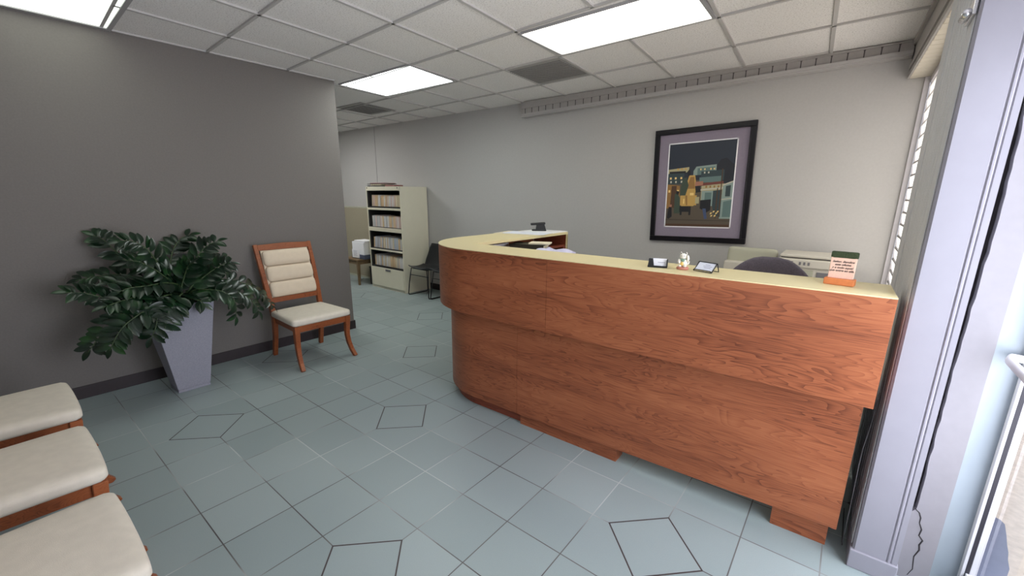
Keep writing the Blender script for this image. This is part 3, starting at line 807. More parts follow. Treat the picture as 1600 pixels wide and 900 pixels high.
for fi, P in enumerate(FR):
    P = [Vector(p)-Vector((PX, PY, 0)) for p in P]
    root = Vector((P[0].x*.45, P[0].y*.45, .69))
    pts = catmull([root]+P, 40)
    bm = B()
    add_tube(bm, pts, [.0085*(1-.72*i/40) for i in range(41)], 7, 0)
    length = sum((b-a).length for a, b in zip(pts, pts[1:]))
    nl = max(5, int(length/.050)); 
    for q in range(nl):
        s = .24+.76*q/(nl-1)
        k = min(39, int(s*40)); p = pts[k]; tg = (pts[min(40, k+1)]-pts[max(0, k-1)]).normalized()
        out_ = Vector((p.x, p.y, 0)).normalized() if Vector((p.x, p.y, 0)).length > 1e-3 else Vector((1, 0, 0))
        up = Vector((.55, -.05, .8))
        if tg.z < -.3: up = (out_*.6+Vector((.5, 0, .4)))
        sd = tg.cross(up).normalized(); nr = sd.cross(tg).normalized()
        for sgn in (-1, 1):
            if q == nl-1 and sgn == 1: continue
            dv = (sd*sgn*.95+tg*.5+nr*rl.uniform(-.1, .15)+Vector((rl.uniform(-.12, .12), rl.uniform(-.12, .12), rl.uniform(-.12, .12))))
            if q == nl-1: dv = tg
            ln = rl.uniform(.094, .118)*(.72+.5*math.sin(PI*min(1, .2+.75*s)))
            base = p+tg*.009*sgn
            tip = base+dv.normalized()*ln
            if tip.x < -.345: continue
            nn = nr+Vector((rl.uniform(-.25, .25), rl.uniform(-.25, .25), rl.uniform(-.15, .15)))
            add_leaf(bm, base, dv, nn, ln, ln*.44)
    me = bpy.data.meshes.new('frond'); bm.to_mesh(me); bm.free()
    o = bpy.data.objects.new('frond', me); COL.objects.link(o); o.parent = plant
    me.materials.append(M['stem']); me.materials.append(M['leaf'])

# ------------------------------------------------------------------ filing cabinet with open shelves
CX0, CX1, CY0, CY1, CZ = -6.34, -5.432, 4.08, 4.602, 1.668
cab = thing('filing_cabinet', 'tall beige metal filing cabinet with four open shelves of folders', 'cabinet', ((CX0+CX1)/2, CY0, 0))
w = (CX1-CX0)/2
bm = B()
add_box(bm, -w, -w+.022, 0, .52, .0, CZ, .002, 1); add_box(bm, w-.022, w, 0, .52, 0, CZ, .002, 1)
add_box(bm, -w+.02, w-.02, .505, .52, 0, CZ-.01); add_box(bm, -w+.01, w-.01, 0, .52, CZ-.062, CZ, .003, 1)
obj('body', bm, M['cab'], cab)
rails = [1.30, .975, .645]
openings = [(1.338, 1.600), (1.012, 1.298), (.668, .958), (.372, .640)]
for z, h in ((1.302, .034), (1.0, .024), (.960, .038), (.644, .028)):
    bm = B(); add_box(bm, -w+.022, w-.022, -.004, .03, z, z+h, .003, 1); obj('shelf_rail', bm, M['cab'], cab)
for z0, z1 in openings:
    bm = B()
    add_box(bm, -w+.023, w-.023, .03, .50, z0-.012, z0+.006)               # tray floor
    add_box(bm, -w+.023, w-.023, .002, .012, z0-.012, z0+.022)             # tray lip
    add_box(bm, -w+.023, -w+.055, .004, .5, z0, z1); add_box(bm, w-.034, w-.023, .03, .5, z0, z1)
    add_box(bm, -w+.023, w-.023, .48, .5, z0, z1)
    add_box(bm, -w+.023, w-.023, .03, .5, z1-.004, z1+.002)
    obj('shelf_tray', bm, M['cab_in'], cab)
bm = B(); add_box(bm, -w+.022, w-.022, -.006, .03, .045, .362, .003, 1); dr = obj('drawer', bm, M['cab'], cab)
bm = B(); add_box(bm, -.03, .10, -.016, -.005, .315, .345, .003, 1); obj('drawer_handle', bm, M['machine_grey'], dr)
bm = B(); add_box(bm, -w+.02, w-.02, .01, .06, 0, .044); obj('plinth', bm, M['cab'], cab)
for sx in (-w+.035, w-.07):
    bm = B(); add_tube(bm, [(sx, -.004, CZ-.022), (sx, .002, CZ-.022)], .009, 12); obj('lock', bm, M['black'], cab)

# folders: every one a thing of its own; copies share the mesh of the first of each colour
tones = {'cream': srgb(226, 214, 190), 'white': srgb(226, 224, 222), 'manila': srgb(224, 200, 164), 'pinkish': srgb(224, 204, 196), 'pale grey': srgb(200, 200, 202), 'pale blue': srgb(194, 203, 214)}
fm = {}
def folder_proto(tone, n):
    bm = B()
    add_box(bm, -.0145, -.011, -.0, .30, 0, .205); add_box(bm, .010, .0125, 0, .30, 0, .190)
    for q in range(4): add_box(bm, -.010+q*.0052, -.0068+q*.0052, .004, .29, .002, .178+.008*((q+n) % 3))
    me_m = mat(tone+' folder card', tones[tone], .8, noise=.06, nscale=60)
    o = obj('file_folder', bm, [me_m], None)
    return o
shelf_names = ['top', 'second', 'third', 'lowest']
first = {}
rf = random.Random(5)
seqs = [['pinkish', 'manila', 'cream', 'white'], ['pale grey', 'white', 'manila', 'pinkish', 'white'], ['white', 'pale grey', 'manila', 'pale blue', 'cream', 'white', 'white'], ['manila', 'cream', 'white', 'white', 'pale grey']]
for si, (z0, z1) in enumerate(openings):
    x = CX0+.085; n_ = 0
    lean = (.07, .0, .10, .02)[si]
    while x < CX1-.055:
        t_ = rf.choice(seqs[si])
        if si == 0 and x > CX1-.22: t_ = rf.choice(['manila', 'cream'])
        if t_ not in first:
            o = folder_proto(t_, n_); first[t_] = o
        else:
            o = first[t_].copy(); COL.objects.link(o)
        ln_ = lean*(1 if (si != 2 or x < CX0+.38) else .15)+rf.uniform(-.012, .012)
        o.location = (x, CY0+.035+rf.uniform(0, .02), z0+.0095); o.rotation_euler = (0, ln_ , 0)
        o.scale = (1, 1, rf.uniform(.86, .94))
        tag(o, t_+' paper file folder standing on the '+shelf_names[si]+' open shelf of the filing cabinet', 'folder', t_+' folders on the '+shelf_names[si]+' cabinet shelf')
        x += .0305+(.004 if ln_ > .05 else 0)+(.016 if si == 2 and x < CX0+.38 <= x+.0345 else 0); n_ += 1
# wire tray and papers on the cabinet
t = thing('wire_tray', 'flat black wire tray on top of the filing cabinet', 'tray', (-6.10, 4.22, CZ))
bm = B()
for z in (.012, .045):
    add_tube(bm, [(-.21, -.12, z), (.19, -.12, z), (.19, .16, z), (-.21, .16, z)], .003, 6, closed=True)
for k in range(9): add_tube(bm, [(-.21+.05*k, -.12, .045), (-.21+.05*k, -.12, .008), (-.21+.05*k, .16, .008), (-.21+.05*k, .16, .045)], .002, 5)
obj('wire_frame', bm, M['black_metal'], t)
bm = B()
for k in range(4): add_tube(bm, [(-.19+.36*(k % 2), -.10+.24*(k//2), 0), (-.19+.36*(k % 2), -.10+.24*(k//2), .01)], .006, 8)
obj('foot', bm, M['black'], t)
bm = B()
for k in range(5): add_box(bm, -.15, .15, -.1, .11, .011+k*.006, .016+k*.006, M=Matrix.Rotation(.05*((k*7) % 3-1), 4, 'Z'))
o = obj('magazine', bm, M['cream_paper'], None); o.location = (-6.12, 4.23, CZ); tag(o, 'pale papers lying in the wire tray on the filing cabinet', 'papers')
bm = B(); add_box(bm, -.19, .17, -.115, .12, .0425, .054, .003, 1)
o = obj('magazine', bm, M['pink_mag'], None); o.location = (-6.08, 4.24, CZ+.006); o.rotation_euler = (0, 0, .06); tag(o, 'faded red magazine topmost on the filing cabinet tray', 'magazine')
bm = B(); add_box(bm, -.1, .1, -.09, .1, 0, .026, .002, 1)
o = obj('book', bm, M['pink_mag'], None); o.location = (-5.77, 4.22, CZ); o.rotation_euler = (0, 0, .1); tag(o, 'brownish booklet lying beside the wire tray on the filing cabinet', 'book')

# partition, side table, paper box, bin
t = thing('partition_panel', 'olive beige fabric office partition behind the small side table', 'partition', (-7.1, 4.46, 0))
bm = B(); add_box(bm, -.9, .735, -.02, .02, .03, 1.305, .004, 1); obj('fabric_panel', bm, M['partition'], t)
bm = B(); add_box(bm, -.91, .74, -.025, .025, 1.30, 1.325, .004, 1); add_box(bm, -.91, .74, -.025, .025, 0, .035); obj('panel_trim', bm, M['machine_olive'], t)
t = thing('side_table', 'small square brown wooden side table between grey wall and filing cabinet', 'table', (-6.79, 4.13, 0))
bm = B(); add_box(bm, -.27, .24, -.165, .17, .425, .448, .004, 1); obj('table_top', bm, M['table_wood'], t)
bm = B(); add_box(bm, -.24, .21, -.145, -.13, .36, .425); add_box(bm, -.24, .21, .13, .145, .36, .425); add_box(bm, -.25, -.235, -.13, .13, .36, .425); add_box(bm, .20, .215, -.13, .13, .36, .425); obj('apron', bm, M['table_wood'], t)
for sx in (-.24, .2):
    for sy in (-.14, .135):
        bm = B(); add_bar(bm, [(sx, sy, .42), (sx, sy, 0)], [.045, .03], [.045, .03]); obj('leg', bm, M['table_wood'], t)
t = thing('paper_box', 'white box of paper with a printed sheet in front on the side table', 'box', (-6.68, 4.12, .4485))
bm = B(); add_box(bm, -.19, .17, -.05, .16, .05, .29, .006, 1); obj('box_body', bm, M['paper'], t)
bm = B(); add_box(bm, -.2, .19, -.062, .17, .0, .075, .006, 1); obj('base_tray', bm, M['blue_grey'], t)
bm = B(); add_box(bm, -.12, .2, -.045, .165, .298, .318, .004, 1); add_box(bm, -.12, .19, -.04, .16, .289, .299); obj('lid', bm, M['paper'], t)
bm = B(); add_box(bm, -.165, .05, -.072, -.064, .012, .16, .001, 1); obj('printed_sheet', bm, M['paper'], t)
bm = B()
for k in range(5): add_box(bm, -.12, -.01-.015*(k % 2), -.0735, -.072, .05+k*.02, .055+k*.02)
obj('print_lines', bm, M['ink'], t)
bm = B()
t = thing('waste_bin', 'black bin under the brown side table', 'bin', (-6.44, 4.3, 0))
bm = B(); add_prism(bm, [(-.08, -.14), (.075, -.14), (.075, .12), (-.08, .12)], 0, .3); bevel_all(bm, .008, 2); obj('bin_body', bm, M['black'], t)
bm = B(); add_box(bm, -.086, .08, -.146, .126, .3, .318, .005, 1); obj('rim', bm, M['black'], t)

# ------------------------------------------------------------------ black sled chairs by the back wall
def make_sled():
    t = thing('sled_chair', '', 'chair')
    bm = B()
    nx, ny = 12, 22; rows = []
    for j in range(ny+1):
        s = j/ny
        # profile: seat front -> rear -> up the back
        if s < .5:
            u = s/.5; y = -.215+u*.36; z = .452-.030*math.sin(PI*u)+(.008 if u < .1 else 0); hw = .245-.01*u
        else:
            u = (s-.5)/.5
            y = .145+.05*math.sin(u*PI/2)*1.5+.04*u; z = .452+.335*u**1.15; hw = .235-.055*u-.03*max(0, u-.8)/.2
        if s < .08: hw -= .03*(1-s/.08)
        row = []
        for i in range(nx+1):
            a = (i/nx*2-1)
            dz = .028*a*a*(1 if s < .5 else .25); dy = -.045*a*a*(0 if s < .4 else min(1, (s-.4)/.25))
            row.append(Vector((a*hw, y+dy, z+dz)))
        rows.append(row)
    top = [[bm.verts.new(p) for p in r] for r in rows]
    th = .014
    bot = [[bm.verts.new(p+(Vector((0, .0, -th)) if j < ny*.5 else Vector((0, th, 0)))) for p in r] for j, r in enumerate(rows)]
    for j in range(ny):
        for i in range(nx):
            bm.faces.new((top[j][i], top[j][i+1], top[j+1][i+1], top[j+1][i])); bm.faces.new((bot[j][i], bot[j+1][i], bot[j+1][i+1], bot[j][i+1]))
    for j in range(ny):
        bm.faces.new((top[j][0], top[j+1][0], bot[j+1][0], bot[j][0])); bm.faces.new((top[j][nx], bot[j][nx], bot[j+1][nx], top[j+1][nx]))
    for i in range(nx):
        bm.faces.new((top[0][i], bot[0][i], bot[0][i+1], top[0][i+1])); bm.faces.new((top[ny][i], top[ny][i+1], bot[ny][i+1], bot[ny][i]))
    obj('seat_shell', bm, M['black_seat'], t, True)
    for s in (-1, 1):
        bm = B()
        add_tube(bm, [(s*.20, -.17, .440), (s*.222, -.20, .22), (s*.238, -.215, .035), (s*.239, -.208, .014), (s*.24, -.185, .008), (s*.24, .14, .008), (s*.239, .165, .014), (s*.236, .17, .035), (s*.215, .15, .24), (s*.19, .12, .43)], .0075, 8)
        obj('sled_frame', bm, M['black_metal'], t, True)
    bm = B(); add_tube(bm, [(-.213, -.189, .335), (.213, -.189, .335)], .006, 8); obj('stretcher', bm, M['black_metal'], t, True)
    for p_ in ((.2, -.17, .433), (.19, .11, .424)):
        bm = B(); add_tube(bm, [(-p_[0], p_[1], p_[2]), p_], .006, 8); obj('seat_support', bm, M['black_metal'], t, True)
    return t
s1 = make_sled(); s1.location = (-5.085, 4.275, 0); s1['label'] = 'black shell chair on a sled frame next to the filing cabinet'; s1['group'] = 'black sled chairs'
s2 = copy_tree(s1); s2.location = (-4.575, 4.285, 0); s2['label'] = 'black sled frame chair mostly hidden behind the rounded desk corner'

# ------------------------------------------------------------------ framed picture
pic = thing('framed_picture', 'black framed picture of a town street at night on the back wall', 'picture', (-1.262, YB-.001, 1.663))
pic.rotation_euler = (0, math.radians(-1.5), 0)
hw, hh = .472, .567
bm = B()
fw_ = .052
for (a, b, c_, d_) in ((-hw, hw, hh-fw_, hh), (-hw, hw, -hh, -hh+fw_), (-hw, -hw+fw_, -hh+fw_, hh-fw_), (hw-fw_, hw, -hh+fw_, hh-fw_)):
    add_box(bm, a, b, -.032, 0, c_, d_, .004, 2)
for (a, b, c_, d_) in ((-hw+fw_-.012, hw-fw_+.012, hh-fw_-.0, hh-fw_+.012), (-hw+fw_-.012, hw-fw_+.012, -hh+fw_-.012, -hh+fw_)):
    add_box(bm, a, b, -.038, -.01, c_, d_, .003, 1)
for (a, b) in ((-hw+fw_-.012, -hw+fw_), (hw-fw_, hw-fw_+.012)): add_box(bm, a, b, -.038, -.01, -hh+fw_, hh-fw_, .003, 1)
obj('frame', bm, M['frame_black'], pic)
aw, ah = .326, .424
bm = B(); add_box(bm, -hw+fw_, hw-fw_, -.016, -.004, -hh+fw_, hh-fw_); obj('mat_board', bm, M['mat_board'], pic)
bm = B(); oz = .004
for (a, b, c_, d_) in ((-aw, aw, ah-.011, ah), (-aw, aw, -ah, -ah+.011), (-aw, -aw+.011, -ah, ah), (aw-.011, aw, -ah, ah)): add_box(bm, a, b, -.0185, -.015, c_+oz, d_+oz)
obj('inner_liner', bm, M['paper'], pic)
# the print: layered flat shapes
pal = {'sky': (38, 46, 60), 'hill': (30, 34, 44), 'road': (92, 82, 70), 'road2': (74, 66, 58), 'ochre': (150, 112, 62), 'gold': (196, 158, 88), 'cream': (176, 168, 132), 'teal': (98, 122, 120), 'dteal': (52, 68, 72), 'lteal': (140, 158, 152), 'red': (116, 62, 54), 'dark': (26, 28, 34), 'lit': (236, 206, 134), 'white': (196, 192, 176), 'green': (64, 78, 66), 'brown': (82, 58, 42), 'pink': (168, 116, 96), 'blue': (70, 84, 118)}
pk = list(pal); am = [mat('print '+k, srgb(*pal[k]), .55) for k in pk]
bm = B(); depth = [-.0165]
def AP(colr, pts):
    depth[0] -= .000012
    vs = [bm.verts.new((-aw+.011+u*(2*aw-.022), depth[0], -ah+oz+.011+v*(2*ah-.022))) for u, v in pts]
    f = bm.faces.new(vs); f.material_index = pk.index(colr)
def AR(colr, u0, u1, v0, v1): AP(colr, [(u0, v0), (u1, v0), (u1, v1), (u0, v1)])
AR('sky', 0, 1, .55, 1); AR('road', 0, 1, 0, .56)
AP('hill', [(.72, .55), (.74, .72), (.8, .79), (.88, .8), (.96, .74), (1, .72), (1, .5), (.72, .5)])
AP('cream', [(0, .70), (.33, .72), (.33, .66), (0, .645)]); AR('dark', .02, .28, .645, .675)
for u in (.14, .2, .26): AR('gold', u, u+.03, .69, .71)
AR('dteal', 0, .26, .52, .65)
for u in (.03, .11, .2):
    AR('lit', u, u+.03, .58, .605); AR('white', u+.01, u+.035, .535, .56)
AP('lteal', [(.4, .67), (.44, .72), (.74, .735), (.74, .62), (.4, .62)]); AP('teal', [(.46, .70), (.72, .71), (.72, .62), (.46, .62)])
for u in (.5, .56, .65, .7): AR('lit', u, u+.02, .675, .695)
AP('dteal', [(.52, .66), (.86, .67), (.86, .55), (.52, .55)])
for u in (.56, .62): AR('white', u, u+.022, .635, .655)
AP('teal', [(.5, .59), (.82, .6), (.82, .53), (.5, .53)])
AP('gold', [(.34, .62), (.43, .62), (.46, .5), (.44, .25), (.24, .25), (.3, .5)]); AP('ochre', [(.36, .6), (.42, .6), (.44, .46), (.31, .46)])
AP('green', [(.24, .58), (.3, .6), (.34, .5), (.3, .38), (.2, .38)]); AP('dark', [(.3, .66), (.34, .70), (.36, .64), (.33, .6)])
AP('red', [(.5, .52), (.86, .54), (.86, .5), (.52, .49)]); AP('pink', [(.44, .54), (.56, .545), (.56, .5), (.44, .49)])
AP('cream', [(.54, .49), (.88, .51), (.88, .3), (.54, .3)]); AP('white', [(.53, .45), (.88, .47), (.88, .455), (.53, .435)])
for u in (.6, .66, .72, .78): AR('ochre', u, u+.025, .465, .49)
AP('lteal', [(.55, .43), (.74, .43), (.74, .25), (.55, .25)]); AP('teal', [(.6, .41), (.7, .41), (.7, .28), (.6, .28)])
AP('dark', [(.44, .49), (.52, .49), (.53, .42), (.46, .41)])
AP('ochre', [(0, .52), (.2, .5), (.22, .24), (0, .22)]); AP('brown', [(.07, .5), (.15, .5), (.15, .23), (.06, .23)])
for u in (.02, .16): AR('lit', u, u+.03, .42, .45)
AR('gold', .22, .48, .26, .38); AP('ochre', [(.3, .38), (.32, .26), (.34, .26), (.33, .38)]); AR('lit', .27, .29, .28, .34); AR('lit', .37, .43, .38, .41); AR('cream', .46, .52, .28, .36)
AP('lteal', [(.86, .5), (1, .54), (1, .1), (.84, .1)]); AP('dteal', [(.9, .48), (.97, .49), (.97, .36), (.9, .36)]); AP('teal', [(.88, .3), (1, .32), (1, .12), (.88, .12)])
AP('white', [(.86, .5), (1, .54), (1, .525), (.86, .485)]); AP('white', [(.85, .33), (1, .345), (1, .335), (.85, .32)])
AP('dteal', [(.72, .43), (.85, .44), (.85, .12), (.76, .14), (.72, .26)])
AR('brown', .775, .79, .1, .46); AR('brown', .825, .84, .12, .68)
AP('dark', [(.54, .32), (.7, .33), (.7, .2), (.62, .16), (.6, .2), (.54, .22)]); AP('blue', [(.58, .22), (.63, .22), (.66, .1), (.62, .09)])
AP('green', [(.13, .4), (.17, .42), (.22, .34), (.23, .16), (.13, .16)]); AP('dark', [(.15, .44), (.2, .43), (.19, .39), (.15, .4)])
AP('dark', [(.22, .25), (.4, .25), (.4, .18), (.22, .18)])
for u in (.23, .37): AP('dark', [(u, .2), (u+.03, .2), (u+.03, .14), (u, .14)])
AP('dark', [(.04, .24), (.09, .24), (.1, .12), (.05, .09), (.02, .1)]); AP('pink', [(.05, .27), (.09, .27), (.09, .24), (.05, .24)])
for u, v in ((.7, .15), (.74, .17), (.78, .15), (.76, .12), (.71, .12), (.8, .17)): AP('lit', [(u, v), (u+.025, v+.008), (u+.03, v+.025), (u+.005, v+.022)])
AP('road2', [(0, .09), (1, .08), (1, .07), (.4, .072), (0, .075)]); AR('brown', 0, 1, 0, .03)
bmesh.ops.recalc_face_normals(bm, faces=bm.faces[:])
me = bpy.data.meshes.new('print'); bm.to_mesh(me); bm.free(); o = bpy.data.objects.new('print', me); COL.objects.link(o); o.parent = pic
for m_ in am: me.materials.append(m_)
pg = glass('picture glass'); 

# ------------------------------------------------------------------ things on the counter
# business-card holder, solid black
def place(t, x, y, z, deg): t.location = (x, y, z); t.rotation_euler = (0, 0, math.radians(deg))
ZS = ZT+.0006
t = thing('card_holder', 'black card holder with a solid left side and white business cards on the counter', 'card holder')
bm = B(); add_prism(bm, [(-.048, -.016), (.048, -.016), (.048, .022), (-.048, .022)], 0, .006)
add_box(bm, -.048, .048, -.016, -.012, .004, .0095); add_box(bm, .043, .048, -.012, .022, 0, .042, .001, 1); add_box(bm, -.048, .048, .016, .022, .004, .040)
obj('holder', bm, M['black'], t)
bm = B(); v = [bm.verts.new(p) for p in ((-.048, -.0165, .003), (-.017, -.0165, .003), (-.025, -.004, .044), (-.043, -.004, .044), (-.048, .012, .003), (-.017, .012, .003), (-.025, .012, .044), (-.043, .012, .044))]
for f in ((0, 1, 2, 3), (5, 4, 7, 6), (0, 4, 5, 1), (1, 5, 6, 2), (2, 6, 7, 3), (3, 7, 4, 0)): bm.faces.new([v[k] for k in f])
obj('solid_side', bm, M['black'], t)
place(t, -.752, 2.152, ZS, 14)
t2 = thing('business_card', 'white business cards standing in the solid black card holder', 'card')
bm = B(); add_box(bm, -.038, .042, -.001, .008, 0, .039, M=Matrix.Rotation(-.18, 4, 'X')); obj('card', bm, M['paper'], t2)
bm = B(); add_box(bm, .0, .035, -.0016, -.0008, .018, .0205, M=Matrix.Rotation(-.18, 4, 'X')); obj('print_line', bm, M['ink'], t2)
place(t2, -.752, 2.152, ZS+.0062, 14)
# wire easel holder
t = thing('card_holder', 'black wire easel card holder holding a tilted white card on the counter', 'card holder')
bm = B()
A_ = .048
for s in (-1, 1):
    add_tube(bm, [(s*A_, -.03, .006), (s*A_, -.026, .003), (s*A_, .0, .03), (s*A_, .010, .044), (s*A_, .014, .044), (s*A_, .024, .02), (s*A_, .03, .003), (s*A_*.8, .032, .003)], .0024, 8)
add_tube(bm, [(-A_, .011, .044), (A_, .011, .044)], .0022, 8)
add_tube(bm, [(-A_, -.03, .006), (-A_*.9, -.033, .010), (A_*.9, -.033, .010), (A_, -.03, .006)], .0022, 8)
add_tube(bm, [(-A_, -.028, .0025), (A_, -.028, .0025)], .0022, 8)
add_tube(bm, [(-A_*.8, .032, .003), (A_*.8, .032, .003)], .002, 8)
obj('wire_frame', bm, M['black_metal'], t)
place(t, -.522, 2.178, ZS, -20)
t2 = thing('business_card', 'white business card leaning in the black wire easel', 'card')
bm = B(); add_box(bm, -.044, .044, -.002, .001, 0, .05, M=Matrix.Translation((0, -.021, .0085)) @ Matrix.Rotation(-.80, 4, 'X')); obj('card', bm, M['paper_blue'], t2)
bm = B()
for k, (a, b) in enumerate(((-.005, .03), (-.012, .034), (-.005, .02))): add_box(bm, a, b, -.0028, -.002, .014+k*.009, .016+k*.009, M=Matrix.Translation((0, -.021, .0085)) @ Matrix.Rotation(-.80, 4, 'X'))
obj('print_line', bm, M['ink'], t2)
place(t2, -.522, 2.178, ZS, -20)
# small beckoning-cat figurine
t = thing('cat_figurine', 'tiny white and gold beckoning cat figurine between the two card holders', 'figurine')
bm = B(); add_lathe(bm, [(.027, 0), (.0295, .004), (.0295, .010), (.026, .014)], seg=28, sx=1, sy=.8); obj('base', bm, M['pink_cushion'], t, True)
bm = B()
add_ell(bm, (0, 0, .036), (.021, .017, .026)); add_ell(bm, (0, -.002, .067), (.0175, .015, .0155))
for s in (-1, 1):
    add_tube(bm, [(s*.0105, -.001, .076), (s*.0125, -.001, .084), (s*.013, -.001, .090)], [.0062, .004, .0006], 8, flat=(1, 1))
add_tube(bm, [(.017, -.004, .042), (.0235, -.007, .055), (.0215, -.010, .068), (.019, -.012, .074)], [.006, .006, .0062, .0045], 10)
add_tube(bm, [(-.016, -.006, .05), (-.0185, -.014, .040), (-.012, -.019, .032)], [.0055, .0055, .005], 10)
for s in (-1, 1): add_ell(bm, (s*.0115, -.014, .020), (.008, .010, .007))
add_tube(bm, [(.014, .013, .022), (.024, .014, .030), (.026, .012, .042)], [.004, .004, .003], 8)
obj('body', bm, M['ceramic'], t, True)
bm = B(); add_tube(bm, [(math.cos(a)*.0155, math.sin(a)*.0135-.001, .0535) for a in [2*PI*k/16 for k in range(16)]], .0022, 6, closed=True); add_ell(bm, (0, -.0155, .048), (.010, .004, .008)); obj('bib', bm, M['green_bib'], t, True)
bm = B(); add_ell(bm, (-.003, -.0175, .030), (.0085, .0035, .011)); obj('coin', bm, M['gold'], t, True)
bm = B()
for s in (-1, 1):
    add_ell(bm, (s*.0062, -.0158, .070), (.0018, .001, .0014), 8); add_ell(bm, (s*.0115, -.0045, .0825), (.003, .002, .004), 8)
add_ell(bm, (0, -.0172, .065), (.0014, .0012, .001), 8); obj('painted_features', bm, M['book_dark'], t, True)
place(t, -.632, 2.172, ZS, 8)
t.scale = (1.0, 1.0, .98)
# plaque with moss strip
t = thing('prayer_plaque', 'pink plaque with black script and mossy top on an orange base', 'plaque')
bm = B(); add_box(bm, -.052, .052, -.024, .024, 0, .027, .003, 2); obj('base', bm, M['terracotta'], t)
Tm = Matrix.Translation((0, .004, .022)) @ Matrix.Rotation(-.10, 4, 'X')
bm = B(); add_box(bm, -.044, .044, -.006, .006, 0, .092, .002, 1, M=Tm); obj('tablet', bm, M['plaque'], t)
bm = B(); rounded(bm, (0, 0, 0), (.092, .022, .026), .004, 8, lambda p: Vector((p.x, p.y+random.uniform(-.0012, .0012), p.z+random.uniform(-.0012, .0012))))
bmesh.ops.transform(bm, matrix=Tm @ Matrix.Translation((0, .001, .103)), verts=bm.verts[:]); obj('moss_strip', bm, M['moss'], t)
cu = bpy.data.curves.new('lettering', 'FONT'); cu.body = 'Señor, Bendice\nesta oficina\ny a todo aquel\nque entre en ella.'
cu.align_x = 'CENTER'; cu.size = .0122; cu.shear = .35; cu.extrude = .0003; cu.space_line = 1.02; cu.offset = .00022
o = bpy.data.objects.new('lettering', cu); COL.objects.link(o); cu.materials.append(M['ink_black']); o.parent = t
mo_ = bpy.data.objects.new('lettering', bpy.data.meshes.new_from_object(o)); bpy.data.objects.remove(o); o = mo_; COL.objects.link(o); o.parent = t
o.matrix_local = Tm @ Matrix.Translation((0, -.0064, .070)) @ Matrix.Rotation(PI/2, 4, 'X')
place(t, .0, 2.222, ZS, -9)

# papers, hole punch on the wing
def sheet(name, w_, d_, h, m, x, y, z, deg, label, cat, bev=0):
    bm = B(); add_box(bm, -w_/2, w_/2, -d_/2, d_/2, 0, h, bev, 1)
    o = obj(name, bm, m); o.location = (x, y, z); o.rotation_euler = (0, 0, math.radians(deg)); tag(o, label, cat); return o
t = thing('open_folder', 'open cream folder with its corner sticking past the desk wing edge', 'folder', (-2.46, 3.24, ZS), math.radians(12))
bm = B(); add_box(bm, -.25, .22, -.13, .20, 0, .0015); obj('cover', bm, M['cream_paper'], t)
sheet('document', .42, .24, .004, M['paper_blue'], -2.43, 3.28, ZS+.002, 12, 'bluish white documents in the open folder on the desk wing', 'papers')
sheet('document', .38, .30, .005, M['paper'], -2.44, 3.58, ZS, 3, 'white papers under the black hole punch on the desk wing', 'papers')
t = thing('hole_punch', 'black two-hole desk punch on papers at the far end of the desk wing', 'hole punch', (-2.495, 3.57, ZS+.0055), math.radians(38))
bm = B(); add_box(bm, -.075, .07, -.045, .045, 0, .014, .004, 2); obj('base', bm, M['black'], t)
bm = B()
for y in (-.040, .024): add_prism(bm, [(-.035, y), (.068, y), (.068, y+.016), (-.035, y+.016)], .012, .066)
for v in bm.verts:
    if v.co.z > .05: v.co.x = v.co.x*.75+.0
obj('bracket', bm, M['black'], t)
bm = B(); v = add_box(bm, -.088, .06, -.046, .046, 0, .020, .005, 2, M=Matrix.Translation((0, 0, .062)) @ Matrix.Rotation(math.radians(-4), 4, 'Y')); obj('lever', bm, M['black'], t)
bm = B()
for y in (-.028, .028): add_tube(bm, [(-.01, y, .012), (-.01, y, .066)], .005, 10)
obj('pin', bm, M['machine_grey'], t)
# stacks on the shelf inside the corner
ZSH = 1.0705
def stack(name, w_, d_, n, h, mats, x, y, z, deg, label, cat):
    bm = B(); r_ = random.Random(n*7+int(abs(x)*100))
    for k in range(n):
        add_box(bm, -w_/2, w_/2, -d_/2, d_/2, k*h, (k+.93)*h, 0, M=Matrix.Translation((r_.uniform(-.006, .006), r_.uniform(-.006, .006), 0)) @ Matrix.Rotation(r_.uniform(-.04, .04), 4, 'Z'), mi=k % len(mats))
    o = obj(name, bm, mats); o.location = (x, y, z); o.rotation_euler = (0, 0, math.radians(deg)); tag(o, label, cat); return o
stack('paper_stack', .24, .24, 9, .008, [M['paper']], -2.47, 2.78, ZSH, 6, 'stack of white paper tucked under the desk corner', 'papers')
t = thing('binder', 'dark olive book lying inside the desk corner', 'book', (-2.16, 2.95, ZSH), math.radians(20))
bm = B(); add_box(bm, -.15, .15, -.10, .10, 0, .006); add_box(bm, -.15, .15, -.10, .10, .07, .076); add_box(bm, -.15, .15, -.10, -.094, 0, .076); obj('cover', bm, M['book_dark'], t)
bm = B(); add_box(bm, -.145, .145, -.0935, .097, .0065, .0695); obj('pages', bm, M['cream_paper'], t)
t = thing('book', 'cream covered book on top of the dark olive book', 'book', (-2.10, 2.975, ZSH+.0765), math.radians(24))
bm = B(); add_box(bm, -.06, .12, -.07, .07, 0, .012, .001, 1); obj('cover', bm, M['cream_paper'], t)
t = thing('book', 'dark red book beside the lavender papers', 'book', (-1.99, 2.62, ZSH), math.radians(8))
bm = B(); add_box(bm, -.06, .06, -.1, .1, 0, .06, .002, 1); obj('cover', bm, M['book_red'], t)
bm = B()
nx, ny = 26, 14
def lz(u, v): return .030+.010*math.sin(u*9+v*2)*.6+.010*math.sin(v*7-u*4)-.012*max(0, u-.8)/.2
g = [[bm.verts.new((-.13+.26*i/nx, -.11+.22*j/ny, lz(i/nx, j/ny))) for j in range(ny+1)] for i in range(nx+1)]
